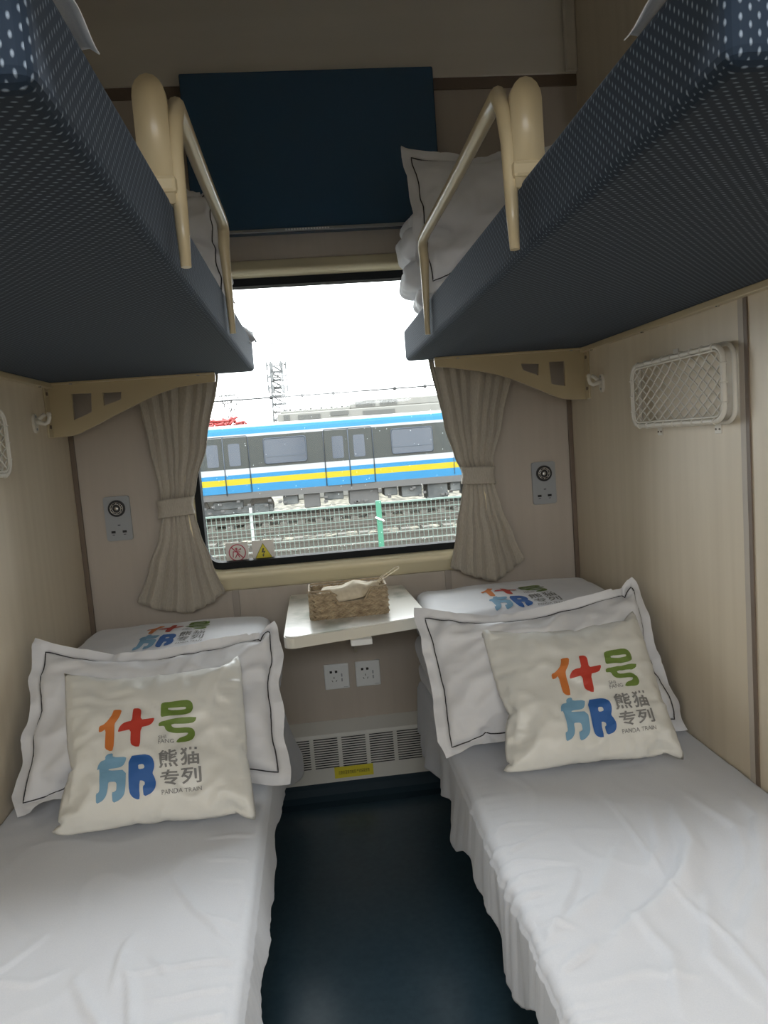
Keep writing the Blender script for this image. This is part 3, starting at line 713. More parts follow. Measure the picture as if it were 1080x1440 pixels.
# ------------------------------------------------------------------ pillows and cushions (inflated cloth)
def inflate(w_, h_, nx, ny, fl, press, frames, seed, stiff=15):
    """blow up a flat cloth bag; fl = flange width in cells. returns front[i][j], back{(i,j)} (normalised u, v, thickness)"""
    rr = random.Random(seed); verts = []; idx = {}
    for s in (0, 1):
        for i in range(nx+1):
            for j in range(ny+1):
                inner = fl < i < nx-fl and fl < j < ny-fl
                if s and not inner:
                    if (i in (fl, nx-fl) and fl <= j <= ny-fl) or (j in (fl, ny-fl) and fl <= i <= nx-fl): idx[1, i, j] = idx[0, i, j]
                    continue
                idx[s, i, j] = len(verts)
                verts.append(((i/nx-.5)*w_, (j/ny-.5)*h_, (.002*(1-2*s) if inner else rr.uniform(-.0006, .0006))+rr.uniform(-.0004, .0004)))
    fs = []
    for s in (0, 1):
        for i in range(nx):
            for j in range(ny):
                if s and not (fl <= i < nx-fl and fl <= j < ny-fl): continue
                q = [idx[s, i, j], idx[s, i+1, j], idx[s, i+1, j+1], idx[s, i, j+1]]
                fs.append(q if s == 0 else q[::-1])
    me = bpy.data.meshes.new('bag'); me.from_pydata(verts, [], fs)
    ob = bpy.data.objects.new('bag', me); COL.objects.link(ob)
    md = ob.modifiers.new('c', 'CLOTH'); c = md.settings
    c.quality = 6; c.mass = .15; c.use_pressure = True; c.uniform_pressure_force = press
    c.tension_stiffness = stiff; c.compression_stiffness = stiff; c.shear_stiffness = 5; c.bending_stiffness = .05; c.air_damping = 4
    c.effector_weights.gravity = 0; md.collision_settings.use_collision = False
    if fl:
        vg = ob.vertex_groups.new(name='p')
        vg.add([idx[s, i, j] for (s, i, j) in idx if fl < i < nx-fl and fl < j < ny-fl], 1, 'REPLACE')
        c.vertex_group_pressure = 'p'
    md.point_cache.frame_end = frames+2
    for f in range(1, frames+1): S.frame_set(f)
    ev = ob.evaluated_get(bpy.context.evaluated_depsgraph_get())
    co = [v.co.copy() for v in ev.data.vertices]
    S.frame_set(1); bpy.data.objects.remove(ob); bpy.data.meshes.remove(me)
    cor = [co[idx[0, i, j]] for i, j in ((0, 0), (nx, 0), (0, ny), (nx, ny))]
    hx = sum(abs(p.x) for p in cor)/4; hy = sum(abs(p.y) for p in cor)/4
    norm = [Vector((p.x/hx/2+.5, p.y/hy/2+.5, p.z)) for p in co]
    return dict(co=norm, idx=idx, fs=fs, nx=nx, ny=ny, fl=fl, w=w_, h=h_)
def place_bag(bag, quad, thick, name, mk, bend=0, seed=0, wrinkle=.004, straight=.35, sag=0, ruffle=0, fine=0, pucker=0):
    """quad = four corner points BL, BR, TL, TR in the room"""
    BL, BR, TL, TR = [Vector(q) for q in quad]
    n = ((BR-BL+TR-TL)/2).cross((TL-BL+TR-BR)/2).normalized()
    zs = [c.z for c in bag['co']]; zm = max(max(zs), -min(zs))
    inv = {v: k for k, v in bag['idx'].items()}
    P_ = []
    for k, c in enumerate(bag['co']):
        s, i, j = inv.get(k, (0, 0, 0))
        ru, rv = i/bag['nx'], j/bag['ny']
        u = c.x*(1-straight)+ru*straight; v = c.y*(1-straight)+rv*straight
        p = BL*(1-u)*(1-v)+BR*u*(1-v)+TL*(1-u)*v+TR*u*v
        cu = max(0, u*(1-u)*4)*max(0, v*(1-v)*4)
        off = c.z/zm*thick+bend*math.sin(PI*v)+wrinkle*noise.noise(Vector((u*3.1+seed, v*3.1, seed*2)))*(1 if cu > .1 else .6)
        e = min(u, 1-u, v, 1-v)
        if sag: p += (BL+BR-TL-TR).normalized()*sag*4*u*(1-u)*v
        if ruffle:
            k_ = max(0, 1-e/.09)
            off += ruffle*k_*noise.noise(Vector((u*9+seed, v*9, 2)))*1.5
            p += ((BR-BL).normalized()*noise.noise(Vector((v*6, seed, 5)))*(1 if u > .5 else -1)*max(0, 1-min(u, 1-u)/.12)+(TL-BL).normalized()*noise.noise(Vector((u*6, seed, 8)))*max(0, 1-min(v, 1-v)/.12))*ruffle
        if pucker:
            for d_, al in ((u, v), (1-u, v+5), (v, u+9), (1-v, u+14)):
                if d_ < .3:
                    nn_ = noise.noise(Vector((al*24+seed*3, d_*2.2, 1)))
                    off += pucker*(max(0, nn_)*2.6-.25)*math.exp(-d_/.09)*min(1, d_*25)
        if fine:
            q_ = Vector((u*5+seed, v*5, 3)); w1 = noise.noise(q_); off += fine*(1-abs(noise.noise(q_*1.3+Vector((w1, w1, 0))))*3.2)*min(1, e*14)
        P_.append(p+n*off)
    org = (BL+BR)/2
    me = bpy.data.meshes.new(name); me.from_pydata([p-org for p in P_], [], bag['fs']); me.update()
    o = link(name, me, mk, None, True); o.location = org
    front = [[P_[bag['idx'][0, i, j]] for j in range(bag['ny']+1)] for i in range(bag['nx']+1)]
    def ev(u, v):
        a, b_ = u*bag['nx'], v*bag['ny']; i = min(bag['nx']-1, max(0, int(a))); j = min(bag['ny']-1, max(0, int(b_))); a -= i; b_ -= j
        p = front[i][j]*(1-a)*(1-b_)+front[i+1][j]*a*(1-b_)+front[i][j+1]*(1-a)*b_+front[i+1][j+1]*a*b_
        nn = (front[i+1][j]-front[i][j]+front[i+1][j+1]-front[i][j+1]).cross(front[i][j+1]-front[i][j]+front[i+1][j+1]-front[i+1][j]).normalized()
        return p, nn
    return o, ev

# printed emblem, traced in emblem units (x right 0..1, y down 0..1)
def eu(p): return ((p[0]-135)/730, (p[1]+.1*(p[0]-500)-173)/681)
LOGO = [
 ('orange', [[(243,212),(303,210),(293,255),(275,290),(255,318),(250,335),(248,523),(225,530),(203,520),(190,500),(188,360),(165,382),(138,388),(140,343),(172,330),(205,300),(228,265),(238,235)]]),
 ('red', [[(388,197),(425,195),(442,205),(448,225),(446,292),(500,285),(545,278),(540,300),(525,325),(500,340),(446,350),(440,498),(410,500),(385,488),(372,465),(374,365),(320,375),(275,380),(285,350),(305,325),(335,308),(383,300),(384,220)]]),
 ('green', [[(600,170),(630,158),(780,143),(810,150),(828,170),(830,210),(820,235),(800,252),(770,260),(630,268),(592,272),(594,215)], [(645,203),(770,195),(780,203),(770,215),(645,222)]]),
 ('green', [[(575,318),(600,302),(850,268),(840,298),(820,312),(780,320),(665,330),(670,350),(690,358),(780,345),(815,355),(832,380),(832,415),(815,445),(785,460),(693,465),(705,440),(725,425),(765,412),(778,402),(782,390),(770,388),(680,395),(645,388),(625,370),(615,338),(572,343)]]),
 ('lblue', [[(200,570),(215,553),(248,545),(250,575),(345,568),(340,600),(325,630),(300,645),(225,655),(218,668),(345,660),(340,790),(325,830),(295,860),(245,882),(246,815),(262,812),(278,800),(280,760),(270,745),(235,745),(220,752),(218,800),(205,840),(180,870),(135,892),(138,825),(155,820),(162,800),(158,660),(140,665),(145,625),(165,600),(200,592)]]),
 ('dblue', [[(362,565),(470,550),(505,558),(530,580),(543,615),(540,650),(525,685),(540,715),(547,750),(540,790),(515,820),(460,840),(458,775),(472,765),(472,745),(455,735),(435,737),(433,855),(410,858),(385,845),(368,820),(362,780)], [(430,630),(465,625),(475,640),(470,655),(432,662)]]),
]
TEXTS = [('SHI', 570, 628, 415, 443), ('FANG', 570, 678, 447, 478), ('熊', 572, 705, 528, 652), ('猫', 722, 858, 510, 635), ('专', 578, 708, 668, 776), ('列', 724, 862, 650, 758), ('PANDA TRAIN', 583, 860, 797, 828)]
def text_tris(body):
    cu = bpy.data.curves.new('t', 'FONT'); cu.body = body; cu.resolution_u = 3
    if len(body) == 1: cu.offset = .018
    ob = bpy.data.objects.new('t', cu); COL.objects.link(ob)
    dg = bpy.context.evaluated_depsgraph_get(); dg.update(); me = bpy.data.meshes.new_from_object(ob.evaluated_get(dg))
    vs = [(v.co.x, v.co.y) for v in me.vertices]; fs = [tuple(p.vertices) for p in me.polygons]
    bpy.data.objects.remove(ob); bpy.data.curves.remove(cu); bpy.data.meshes.remove(me)
    if not vs: return [], []
    x0, x1 = min(v[0] for v in vs), max(v[0] for v in vs); y0, y1 = min(v[1] for v in vs), max(v[1] for v in vs)
    return [((v[0]-x0)/(x1-x0), (v[1]-y0)/(y1-y0)) for v in vs], fs
def chaikin(l):
    out = []
    for i in range(len(l)):
        a, b_ = l[i], l[(i+1) % len(l)]
        out += [(a[0]*.8+b_[0]*.2, a[1]*.8+b_[1]*.2), (a[0]*.2+b_[0]*.8, a[1]*.2+b_[1]*.8)]
    return out
EM = {}
def emblem():
    """flat bmesh-ready emblem pieces: key -> (verts, faces) in emblem units, finely cut"""
    if EM: return EM
    bms = {}
    for key, loops in LOGO:
        bm = bms.setdefault(key, bmesh.new()); loops = [chaikin([eu(p) for p in l]) for l in loops]
        vs = [bm.verts.new((p[0], p[1], 0)) for l in loops for p in l]
        for t in tessellate_polygon([[Vector((p[0], p[1], 0)) for p in l] for l in loops]):
            try: bm.faces.new([vs[i] for i in t])
            except ValueError: pass
    for body, x0, x1, y0, y1 in TEXTS:
        bm = bms.setdefault('grey', bmesh.new()); vv_, ff = text_tris(body)
        a = eu((x0, y0)); c = eu((x1, y1-.1*(x1-x0)))
        vs = [bm.verts.new((a[0]+(c[0]-a[0])*x, a[1]+(c[1]-a[1])*(1-y), 0)) for x, y in vv_]
        for f in ff:
            try: bm.faces.new([vs[i] for i in f])
            except ValueError: pass
    for key, bm in bms.items():
        for ax in (0, 1):
            for k in range(1, 24):
                co = [0, 0, 0]; co[ax] = k/24; no = [0, 0, 0]; no[ax] = 1
                bmesh.ops.bisect_plane(bm, geom=bm.verts[:]+bm.edges[:]+bm.faces[:], plane_co=co, plane_no=no)
        bm.verts.index_update()
        EM[key] = ([v.co[:2] for v in bm.verts], [[v.index for v in f.verts] for f in bm.faces]); bm.free()
    return EM
def print_on(parent, ev, box, eps=.0019):
    """box = u0, u1, vtop, vbottom"""
    u0, u1, vt, vb = box; bm = bmesh.new(); keys = []
    for key, (vs, fs) in emblem().items():
        keys.append(key); mi = len(keys)-1; out = []
        for x, y in vs:
            p, n_ = ev(u0+(u1-u0)*x, vt+(vb-vt)*y); out.append(bm.verts.new(p+n_*eps-parent.location))
        for f in fs:
            try: fc = bm.faces.new([out[i] for i in f][::-1]); fc.material_index = mi; fc.smooth = True
            except ValueError: pass
    me = bpy.data.meshes.new('printed_emblem'); bm.to_mesh(me); bm.free()
    o = link('printed_emblem', me, keys, parent)
    o['label'] = 'multicoloured printed characters with small grey lettering'
    return o
def piping(parent, ev, bag, rad=.0016, off=.0012):
    fu, fv = (bag['fl']+.3)/bag['nx'], (bag['fl']+.3)/bag['ny']; pts = []
    m_ = 60
    for k in range(m_): pts.append((fu+(1-2*fu)*k/m_, fv))
    for k in range(m_): pts.append((1-fu, fv+(1-2*fv)*k/m_))
    for k in range(m_): pts.append((1-fu-(1-2*fu)*k/m_, 1-fv))
    for k in range(m_): pts.append((fu, 1-fv-(1-2*fv)*k/m_))
    P_ = []
    for u, v in pts:
        p, n_ = ev(u, v); P_.append(p+n_*off)
    b = MB(); b.tube(P_, rad, 6, closed=True); o = b.build('piping', 'piping', parent); o['label'] = 'thin charcoal piping line'

cush = inflate(.45, .45, 54, 54, 0, 2.2, 34, 1)
pil = inflate(.68, .46, 64, 44, 3, 2.2, 34, 2)

def eg(quad, f=1.0):
    return quad
o, ev = place_bag(cush, [(-.645, -.985, .437), (-.198, -.985, .437), (-.680, -.700, .733), (-.232, -.700, .731)], .056, 'throw_cushion', 'satin', seed=1, wrinkle=.010, fine=.004, pucker=.009, straight=.12, sag=.020)
tag(o, 'square ivory cushion with a colourful printed emblem, leaning on the left lower berth pillow', 'cushion'); print_on(o, ev, (.232, .730, .705, .150))
o, ev = place_bag(cush, [(.405, -.945, .437), (.853, -.945, .437), (.428, -.660, .730), (.873, -.660, .733)], .056, 'throw_cushion', 'satin', seed=5, wrinkle=.010, fine=.004, pucker=.009, straight=.12, sag=.020)
tag(o, 'square ivory cushion with a colourful printed emblem, leaning on the right lower berth pillow', 'cushion'); print_on(o, ev, (.335, .838, .695, .150))
o, ev = place_bag(pil, [(-.800, -.840, .436), (-.142, -.840, .436), (-.780, -.580, .800), (-.130, -.580, .800)], .060, 'pillow', 'pillow', seed=2, wrinkle=.012, sag=.035, ruffle=.011, fine=.010, pucker=.004)
tag(o, 'white pillow with charcoal piping leaning on the folded quilt, left lower berth', 'pillow'); piping(o, ev, pil)
o, ev = place_bag(pil, [(.268, -.800, .436), (.925, -.800, .436), (.262, -.580, .785), (.925, -.560, .822)], .055, 'pillow', 'pillow', seed=9, wrinkle=.012, sag=.03, ruffle=.011, fine=.010, pucker=.004)
tag(o, 'white pillow with charcoal piping leaning on the folded quilt, right lower berth', 'pillow'); piping(o, ev, pil)
o, ev = place_bag(pil, [(.330, -.620, 1.662), (.930, -.620, 1.670), (.338, -.450, 2.095), (.960, -.430, 2.130)], .050, 'pillow', 'pillow', seed=12, wrinkle=.016, sag=.01, ruffle=.018, fine=.008, pucker=.004)
tag(o, 'white pillow with charcoal piping standing at the window end of the right upper berth', 'pillow'); piping(o, ev, pil)
o, ev = place_bag(pil, [(-.815, -.640, 1.664), (-.180, -.640, 1.664), (-.805, -.470, 2.03), (-.196, -.470, 2.01)], .050, 'pillow', 'pillow', seed=15, wrinkle=.012, ruffle=.02, fine=.006)
tag(o, 'white pillow with charcoal piping standing behind the left upper guard rail', 'pillow'); piping(o, ev, pil)

# ------------------------------------------------------------------ folded quilts
def quilt(x0, x1, y0, y1, z0, z1, r, layers, seed, name, label, droop=0, rough=1.0):
    bm = bmesh.new(); n = 44
    c = Vector(((x0+x1)/2, (y0+y1)/2, (z0+z1)/2)); h = Vector(((x1-x0)/2, (y1-y0)/2, (z1-z0)/2))
    g = bmesh.ops.create_cube(bm, size=2)
    bmesh.ops.subdivide_edges(bm, edges=bm.edges[:], cuts=n, use_grid_fill=True)
    for v in bm.verts:
        p = Vector(v.co)
        # spread sample points, then round the box
        q = Vector((p.x*h.x, p.y*h.y, p.z*h.z)); inn = Vector((max(-h.x+r, min(h.x-r, q.x)), max(-h.y+r, min(h.y-r, q.y)), max(-h.z+r, min(h.z-r, q.z))))
        d_ = q-inn
        if d_.length > 1e-6:
            d_ = d_.normalized(); q = inn+d_*r
        else: d_ = Vector((0, 0, math.copysign(1, p.z)))
        side = math.sqrt(max(0, 1-d_.z*d_.z)) if abs(d_.z) < .999 else 0
        zl = (q.z+h.z)/(2*h.z)
        groove = -.016*side*(1-abs(math.cos(PI*layers*zl+.35*math.sin(q.x*9+seed))))**2*2.2 if layers else 0
        wr = .010*rough*noise.noise(Vector((q.x*7, q.y*7, q.z*13+seed)))+.006*rough*noise.noise(Vector((q.x*19+seed, q.y*19, q.z*30)))*side
        top = .012*(1-(q.x/h.x)**2)*(1-(q.y/h.y)**2)*max(0, d_.z)
        q += d_*(groove+wr)+Vector((0, 0, top))
        if q.z < -h.z+.002: q.z = -h.z+.002
        if droop and d_.z > 0: q.z -= droop*max(0, -q.y/h.y)**2
        v.co = q
    me = bpy.data.meshes.new(name); 
    bmesh.ops.translate(bm, vec=(0, 0, h.z), verts=bm.verts)
    bvh = BVHTree.FromBMesh(bm); bm.to_mesh(me); bm.free()
    o = link(name, me, 'linen2', None, True); o.location = (c.x, c.y, z0); tag(o, label, 'quilt')
    def ev(u, v):
        X, Y = u-c.x, v-c.y
        hit = bvh.ray_cast(Vector((X, Y, 1)), Vector((0, 0, -1)))
        return hit[0]+o.location, hit[1]
    return o, ev
o, ev = quilt(-.815, -.175, -.545, -.070, .424, .706, .060, 3, 3, 'folded_quilt', 'folded white quilt with a printed emblem on top, left lower berth by the window wall')
print_on(o, ev, (-.585, -.380, -.165, -.440), .0016)
o, ev = quilt(.298, .944, -.520, -.070, .424, .735, .060, 3, 8, 'folded_quilt', 'folded white quilt with a printed emblem on top, right lower berth by the window wall')
print_on(o, ev, (.508, .728, -.235, -.490), .0016)
quilt(.322, .94, -.44, -.12, 1.664, 1.975, .09, 3, 17, 'folded_quilt', 'rumpled white quilt behind the pillow on the right upper berth', rough=2.0)
quilt(-.82, -.225, -.44, -.12, 1.664, 1.88, .08, 2, 21, 'folded_quilt', 'folded white quilt behind the pillow on the left upper berth', rough=1.5)

# sheets on the upper berths: only a hem shows at the near end and a corner by the window
def usheet(inner, wallx, sgn, corner, word):
    W = abs(wallx-inner)
    def fn(u, v):
        y = -2.045+1.94*v
        over = .012*max(0, min(1, (-1.865-y)/.03)) - .03*(1-max(0, min(1, (-1.865-y)/.03)))
        x = wallx-sgn*(.004+(W+over-.004)*u)
        k = max(0, min(1, (u-.93)/.07))
        z = 1.6455+.0015*noise.noise(Vector((x*20, y*20, 4)))+(.004*math.sin(y*70) if over > 0 else 0)*k
        if abs(x-wallx) > W: z -= (abs(x-wallx)-W)*.8
        if y < -2.03: z -= 0
        return (x, y, max(z, 1.644) if abs(x-wallx) <= W else z)
    o = rgrid('bed_sheet', 90, 260, fn, 'linen', thick=-.0012)
    if corner:
        A, B_, C_, D_ = Vector((-.215, -.30, 1.672)), Vector((-.170, -.115, 1.664)), Vector((-.1495, -.185, 1.622)), Vector((-.176, -.245, 1.610))
        def ff(u, v):
            p = A*(1-u)*(1-v)+B_*u*(1-v)+C_*u*v+D_*(1-u)*v
            return p+Vector((.006*math.sin(u*9+v*2), 0, .004*math.sin(u*13)))
        f_ = rgrid('hanging_corner', 24, 14, ff, 'linen', o, thick=.002)
    tag(o, 'thin white sheet edge lying on top of the %s upper berth' % word, 'bed sheet')
usheet(-.172, XL, -1, True, 'left'); usheet(.340, XR, 1, False, 'right')

# label text on the heater strip
vs_, fs_ = text_tris('注意高温请勿触摸 严禁踩踏放物')
bm = bmesh.new(); vl = [bm.verts.new((-.008+.112*x-yl.parent.location.x, -.0828-yl.parent.location.y, .089+.014*y-yl.parent.location.z)) for x, y in vs_]
for f in fs_:
    try: bm.faces.new([vl[i] for i in f])
    except ValueError: pass
me = bpy.data.meshes.new('label_text'); bm.to_mesh(me); bm.free(); link('label_text', me, 'darktext', yl.parent)

# ------------------------------------------------------------------ unseen ceiling lamp, added for the shadow line on the lower beds
o = empty('added_lamp', (.06, -2.68, 2.45), 'added rectangular ceiling lamp above the corridor end, out of frame', 'lamp')
MB().box(-.32, .44, -2.78, -2.58, 2.47, 2.85, .01).build('housing', 'plastic', o)
MB().box(-.29, .41, -2.75, -2.61, 2.455, 2.47, .004).build('diffuser', 'lampface', o)

# ------------------------------------------------------------------ outside
G = -1.30
struct(MB().box(-60, 60, 1.0, 150, G-.2, G).build('ground', 'gravel'))
def track(yc, label):
    o = empty('railway_track', (0, yc, G), label, 'track')
    s = MB()
    for i in range(-22, 24): s.box(i*.6-.12, i*.6+.12, yc-1.25, yc+1.25, G-.02, G+.10)
    s.build('sleepers', 'concrete', o)
    for y in (yc-.72, yc+.72):
        MB().box(-14, 14, y-.07, y+.07, G+.10, G+.12).box(-14, 14, y-.01, y+.01, G+.12, G+.24).box(-14, 14, y-.036, y+.036, G+.24, G+.28).build('rail', 'railsteel', o)
track(14.6, 'empty railway track nearest the mesh fence'); track(18.6, 'empty railway track between the fence and the blue train')
track(23.2, 'railway track under the blue and yellow train')
struct(MB().box(-14, 14, 16.3, 16.9, G-.05, G+.10).build('cable_trough', 'concrete'))

o = empty('fence', (0, 7, G), 'green wire mesh fence with steel posts between the window and the tracks', 'fence')
b = MB(); top = .45
for i in range(int(7.2/.062)): x = -3.2+i*.062; b.box(x-.0030, x+.0030, 6.998, 7.002, G+.05, top)
for k in range(18): z = top-.004-k*.10; b.box(-3.2, 4.0, 6.997, 7.003, z-.0034, z+.0034)
b.build('wire_mesh', 'f_wire', o)
MB().box(-3.2, 4.0, 6.985, 7.015, top-.012, top+.012).build('top_rail', 'f_wire', o)
MB().box(.765, .835, 6.95, 7.02, G, top+.04, .004).build('post', 'f_green', o)
MB().box(-.905, -.870, 7.03, 7.06, G, .53, .004).build('post', 'f_pale', o)
for x in (3.3, -3.1): MB().box(x-.035, x+.035, 6.95, 7.02, G, top+.04, .004).build('post', 'f_green', o)
MB().tube([(.745, 6.94, .275), (.86, 6.94, .215)], .012, 6).build('post_clamp', 'plastic', o)

# train
o = empty('metro_train', (0, 23.2, G), 'blue, white and yellow metro train car standing beyond the fence', 'train')
TX0, TX1 = -13, 13; FY = 21.9
bands = [(-.30, -.08, 't_skirt'), (-.08, .185, 't_blue'), (.185, .385, 't_yellow'), (.385, .525, 't_blue'), (.525, .72, 't_white'), (.72, 1.765, 't_grey'), (1.765, 1.85, 't_white')]
mk = ['t_skirt', 't_blue', 't_yellow', 't_white', 't_grey']
b = MB(); prof = [(FY, -.30)]+[(FY, z1) for _, z1, _ in bands]+[(FY+.02, 1.98), (FY+.05, 2.07), (FY+.3, 2.14), (FY+1.3, 2.22), (FY+2.4, 2.12), (FY+2.6, 1.9), (FY+2.6, -.30)]
va = [b.bm.verts.new((TX0, p[0], p[1])) for p in prof]; vb = [b.bm.verts.new((TX1, p[0], p[1])) for p in prof]
for i in range(len(prof)):
    j = (i+1) % len(prof); f = b.bm.faces.new((va[i], va[j], vb[j], vb[i]))
    f.material_index = mk.index(bands[i][2]) if i < len(bands) else (1 if i < len(bands)+3 else 0)
b.bm.faces.new(va); b.bm.faces.new(vb[::-1]); b.build('car_body', mk, o)
for c in (-6.6, -.93, 3.36, 8.9):
    q = MB(); q.prism(rrect(c-.68, c+.68, .84, 1.63, .07, 4), 'y', FY-.02, FY-.002); q.build('window', 't_win', o)
    q = MB(); q.tube([(p[0], FY-.015, p[1]) for p in rrect(c-.70, c+.70, .82, 1.65, .08, 4)], .022, 5, closed=True); q.build('window_seal', 't_seam', o)
    MB().box(c-.68, c+.68, FY-.03, FY-.018, 1.03, 1.05).build('window_bar', 't_seam', o)
for c in (-7.2-.9, -2.97, 1.19, 5.9, 10.5):
    for s_ in (-1, 1):
        q = MB(); a0, a1 = sorted((c, c+s_*.80)); 
        zs = [(-.08, .185, 0), (.185, .385, 1), (.385, .525, 0), (.525, .72, 2), (.72, 1.76, 3)]
        for z0, z1, mi in zs: q.box(a0+.012, a1-.012, FY-.025, FY-.002, z0, z1, mi=mi)
        dl = q.build('door_leaf', ['t_blue', 't_yellow', 't_white', 't_grey'], o)
        wx = c+s_*.36; q = MB(); q.prism(rrect(wx-.19, wx+.19, .82, 1.56, .05, 4), 'y', FY-.032, FY-.024); q.build('door_window', 't_win', dl)
    q = MB(); q.tube([(c-.83, FY-.01, -.08), (c-.83, FY-.01, 1.74), (c-.78, FY-.01, 1.80), (c+.78, FY-.01, 1.80), (c+.83, FY-.01, 1.74), (c+.83, FY-.01, -.08)], .014, 5)
    q.tube([(c, FY-.03, -.15), (c, FY-.03, 1.80)], .018, 5); q.build('door_outline', 't_seam', o)
MB().tube([(4.75, FY-.01, -.02), (4.75, FY-.01, .55)], .012, 5).build('hatch_seam', 't_seam', o)
rt = random.Random(5)
for cx in (-9.2, -3.0, 9.2):
    q = MB()
    q.box(cx-1.5, cx+1.5, FY+.25, FY+.42, -.80, -.55, .03).box(cx-.5, cx+.5, FY+.2, FY+.45, -.62, -.36, .03)
    for dx_ in (-1.1, 1.1):
        q.box(cx+dx_-.25, cx+dx_+.25, FY+.18, FY+.4, -.85, -.5, .04)
    bg_ = q.build('bogie', 't_under', o)
    for dx_ in (-1.1, 1.1):
        MB().cyl((cx+dx_, FY+.58, G+.28+.42), .42, .14, 'y', 28).build('wheel', 'railsteel', bg_)
for (xa, xb, zb) in ((-1.15, -.65, -.62), (-.45, .1, -.78), (.25, .9, -.58), (1.1, 2.1, -.82), (2.3, 2.75, -.60), (2.9, 3.6, -.70), (3.8, 4.5, -.85), (4.6, 4.95, -.62), (5.1, 6.0, -.8), (-7.2, -6, -.8), (-5.8, -5, -.7)):
    MB().box(xa, xb, FY+.15, FY+1.2, zb, -.31, .03).build('underfloor_box', rt.choice(['t_under', 't_skirt', 't_under']), o)
q = MB()
for i in range(40):
    x = rt.uniform(-5, 6); z = rt.uniform(-.7, -.36); q.box(x-.06, x+.06, FY+.02, FY+.10, z-.04, z+.04, .01)
q.build('underfloor_fittings', 't_skirt', o)

# machine roof beyond the train
o = empty('locomotive', (2.5, 35, G), 'pale grey machine roof with vents rising beyond the blue train', 'locomotive')
MB().box(-1.6, 9.5, 33.5, 36.5, G, 2.98, .05).build('body', 'pale', o)
MB().box(-1.45, 2.0, 33.7, 36.2, 2.98, 3.10, .03).build('low_roof', 'pale', o)
MB().box(2.0, 9.3, 33.7, 36.2, 2.98, 3.38, .06).build('high_roof', 'pale', o)
for (xa, xb) in ((2.3, 3.3), (3.5, 4.4), (7.2, 8.0)):
    q = MB()
    for i in range(9): x = xa+(xb-xa)*i/9; q.box(x, x+(xb-xa)/16, 33.66, 33.71, 3.06, 3.32)
    q.build('vent_grille', 'palegrey', o)
for (xa, xb, za, zb) in ((-.6, .5, 2.62, 2.86), (1.0, 1.9, 2.70, 2.92), (-1.3, -1.0, 2.6, 2.9), (2.6, 4.2, 2.60, 2.84)):
    MB().box(xa, xb, 33.46, 33.52, za, zb).build('side_panel', 'palegrey', o)
for i in range(14): MB().box(-1.3+i*.26, -1.18+i*.26, 34, 34.4, 3.1, 3.16+.05*(i % 2)).build('roof_fitting', 'palegrey', o)
# red pantograph gear
o = empty('pantograph', (-3.3, 26.6, 2.0), 'red pantograph frame on a roof beyond the train, left edge of the window', 'pantograph')
q = MB(); rp = random.Random(2)
for i in range(70):
    a = (rp.uniform(-4.3, -2.5), rp.uniform(26.2, 27), rp.uniform(2.15, 2.55)); q.tube([a, (a[0]+rp.uniform(-.35, .35), a[1], min(2.65, a[2]+rp.uniform(-.15, .2)))], .055, 5)
q.tube([(-4.4, 26.4, 2.3), (-2.5, 26.4, 2.3)], .05, 6).tube([(-4.0, 26.4, 2.55), (-2.9, 26.4, 2.5)], .05, 6)
q.build('frame', 'redgear', o)
MB().box(-5.5, -1.9, 25.9, 27.3, G, 2.2, .03).build('roof_base', 'pale', o)
# lattice tower
o = empty('lattice_tower', (-4.1, 100, G), 'distant steel lattice mast with antenna platforms rising above the train', 'tower')
q = MB(); H = 13.2
def tw(z): return 1.15-.35*(z-G)/(H-G)
cs = ((-1, -1), (1, -1), (1, 1), (-1, 1))
for sx_, sy_ in cs: q.tube([(-4.1+sx_*tw(G), 100+sy_*tw(G), G), (-4.1+sx_*tw(H), 100+sy_*tw(H), H)], .085, 4)
z = G; k = 0
while z < H-.8:
    z2 = z+1.1
    for i in range(4):
        a, c = cs[i], cs[(i+1) % 4]
        q.tube([(-4.1+a[0]*tw(z), 100+a[1]*tw(z), z), (-4.1+c[0]*tw(z2), 100+c[1]*tw(z2), z2)], .055, 4)
        q.tube([(-4.1+c[0]*tw(z), 100+c[1]*tw(z), z), (-4.1+a[0]*tw(z2), 100+a[1]*tw(z2), z2)], .055, 4)
        q.tube([(-4.1+a[0]*tw(z), 100+a[1]*tw(z), z), (-4.1+c[0]*tw(z), 100+c[1]*tw(z), z)], .085, 4)
    z = z2
q.build('mast', 'tower', o)
for zp in (12.9, 11.3, 9.8):
    q = MB(); q.tube([(-4.1+1.25*math.cos(a*PI/6), 100+1.25*math.sin(a*PI/6), zp) for a in range(12)], .07, 4, closed=True)
    for a in range(6): q.box(-4.1+1.3*math.cos(a*PI/3)-.12, -4.1+1.3*math.cos(a*PI/3)+.12, 100+1.3*math.sin(a*PI/3)-.1, 100+1.3*math.sin(a*PI/3)+.1, zp-.7, zp+.4)
    q.build('antenna_platform', 'tower', o)
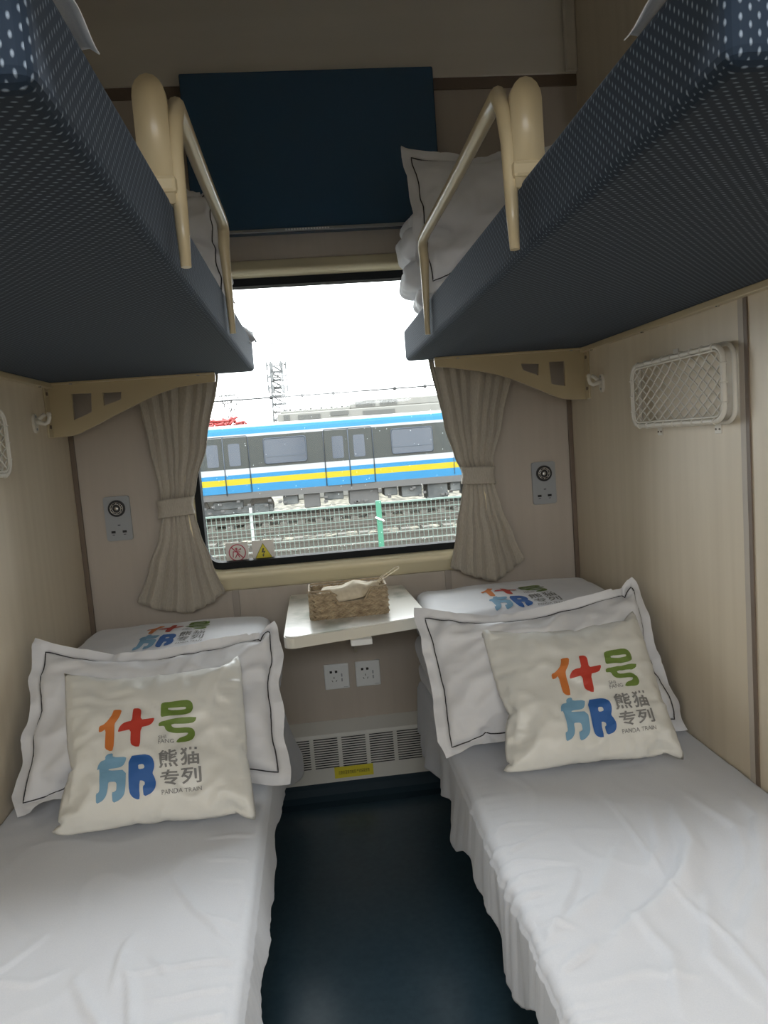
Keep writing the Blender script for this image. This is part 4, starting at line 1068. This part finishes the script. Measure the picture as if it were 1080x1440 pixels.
# bare tree
o = empty('bare_tree', (-11.5, 80, G), 'distant leafless tree at the left edge of the window view', 'tree')
q = MB(); rt = random.Random(11)
def grow(p, d_, l, r_, n_):
    e = p+d_*l; q.tube([p, e], [r_, r_*.6], 4)
    if n_:
        for _ in range(3): grow(e, (d_+Vector((rt.uniform(-.6, .6), rt.uniform(-.3, .3), rt.uniform(-.1, .4)))).normalized(), l*.7, r_*.55, n_-1)
grow(Vector((-8.9, 80, G)), Vector((0, 0, 1)), 3.2, .18, 5); q.build('branches', 'twig', o)
# overhead wires
def cable(x0, z0, x1, z1, y, r_, label, clamps=0, sag=.1):
    pts = [(x0+(x1-x0)*k/24, y, z0+(z1-z0)*k/24-sag*math.sin(PI*k/24)) for k in range(25)]
    b = MB(); b.tube(pts, r_, 6); o = b.build('overhead_cable', 'wire'); tag(o, label, 'cable')
    if clamps:
        q = MB()
        for k in range(clamps): p = pts[int((k+.5)*24/clamps)]; q.ball((p[0], p[1], p[2]), r_*2.6, seg=8)
        q.build('cable_clamps', 'wire', o)
cable(-14, 6.10, 16, 5.80, 30, .019, 'thin overhead wire crossing the upper sky, below the topmost wire')
cable(-14, 8.2, 16, 7.7, 30, .016, 'topmost thin overhead wire just under the window top')
cable(-14, 3.40, 16, 3.50, 27, .030, 'thick overhead cable with clamps just above the train roof', 18)
cable(-14, 3.62, 16, 3.66, 27, .015, 'thin overhead wire just above the clamped cable')

GROUPS = {'pillow': 'piped pillows on the berths', 'throw_cushion': 'printed cushions on the lower berths', 'folded_quilt': 'folded quilts at the window end of the berths', 'bed_sheet': 'white sheets on the berths', 'curtain': 'curtains beside the window', 'curtain_tieback': 'bands tying the curtains', 'berth_bracket': 'brackets under the upper berths', 'upper_berth': 'upper berths', 'lower_berth': 'lower berths', 'wall_hook': 'coat hooks on the side walls', 'net_rack': 'net pockets on the side walls', 'reading_light_panel': 'reading light panels on the window wall', 'wall_outlet': 'wall outlets under the table', 'window_sticker': 'stickers on the window', 'railway_track': 'railway tracks outside', 'overhead_cable': 'overhead wires outside', 'mounting_rail': 'mounting rails under the upper berths'}
for o_ in bpy.data.objects:
    k_ = o_.name.split('.')[0]
    if o_.parent is None and k_ in GROUPS and 'category' in o_: o_['group'] = GROUPS[k_]
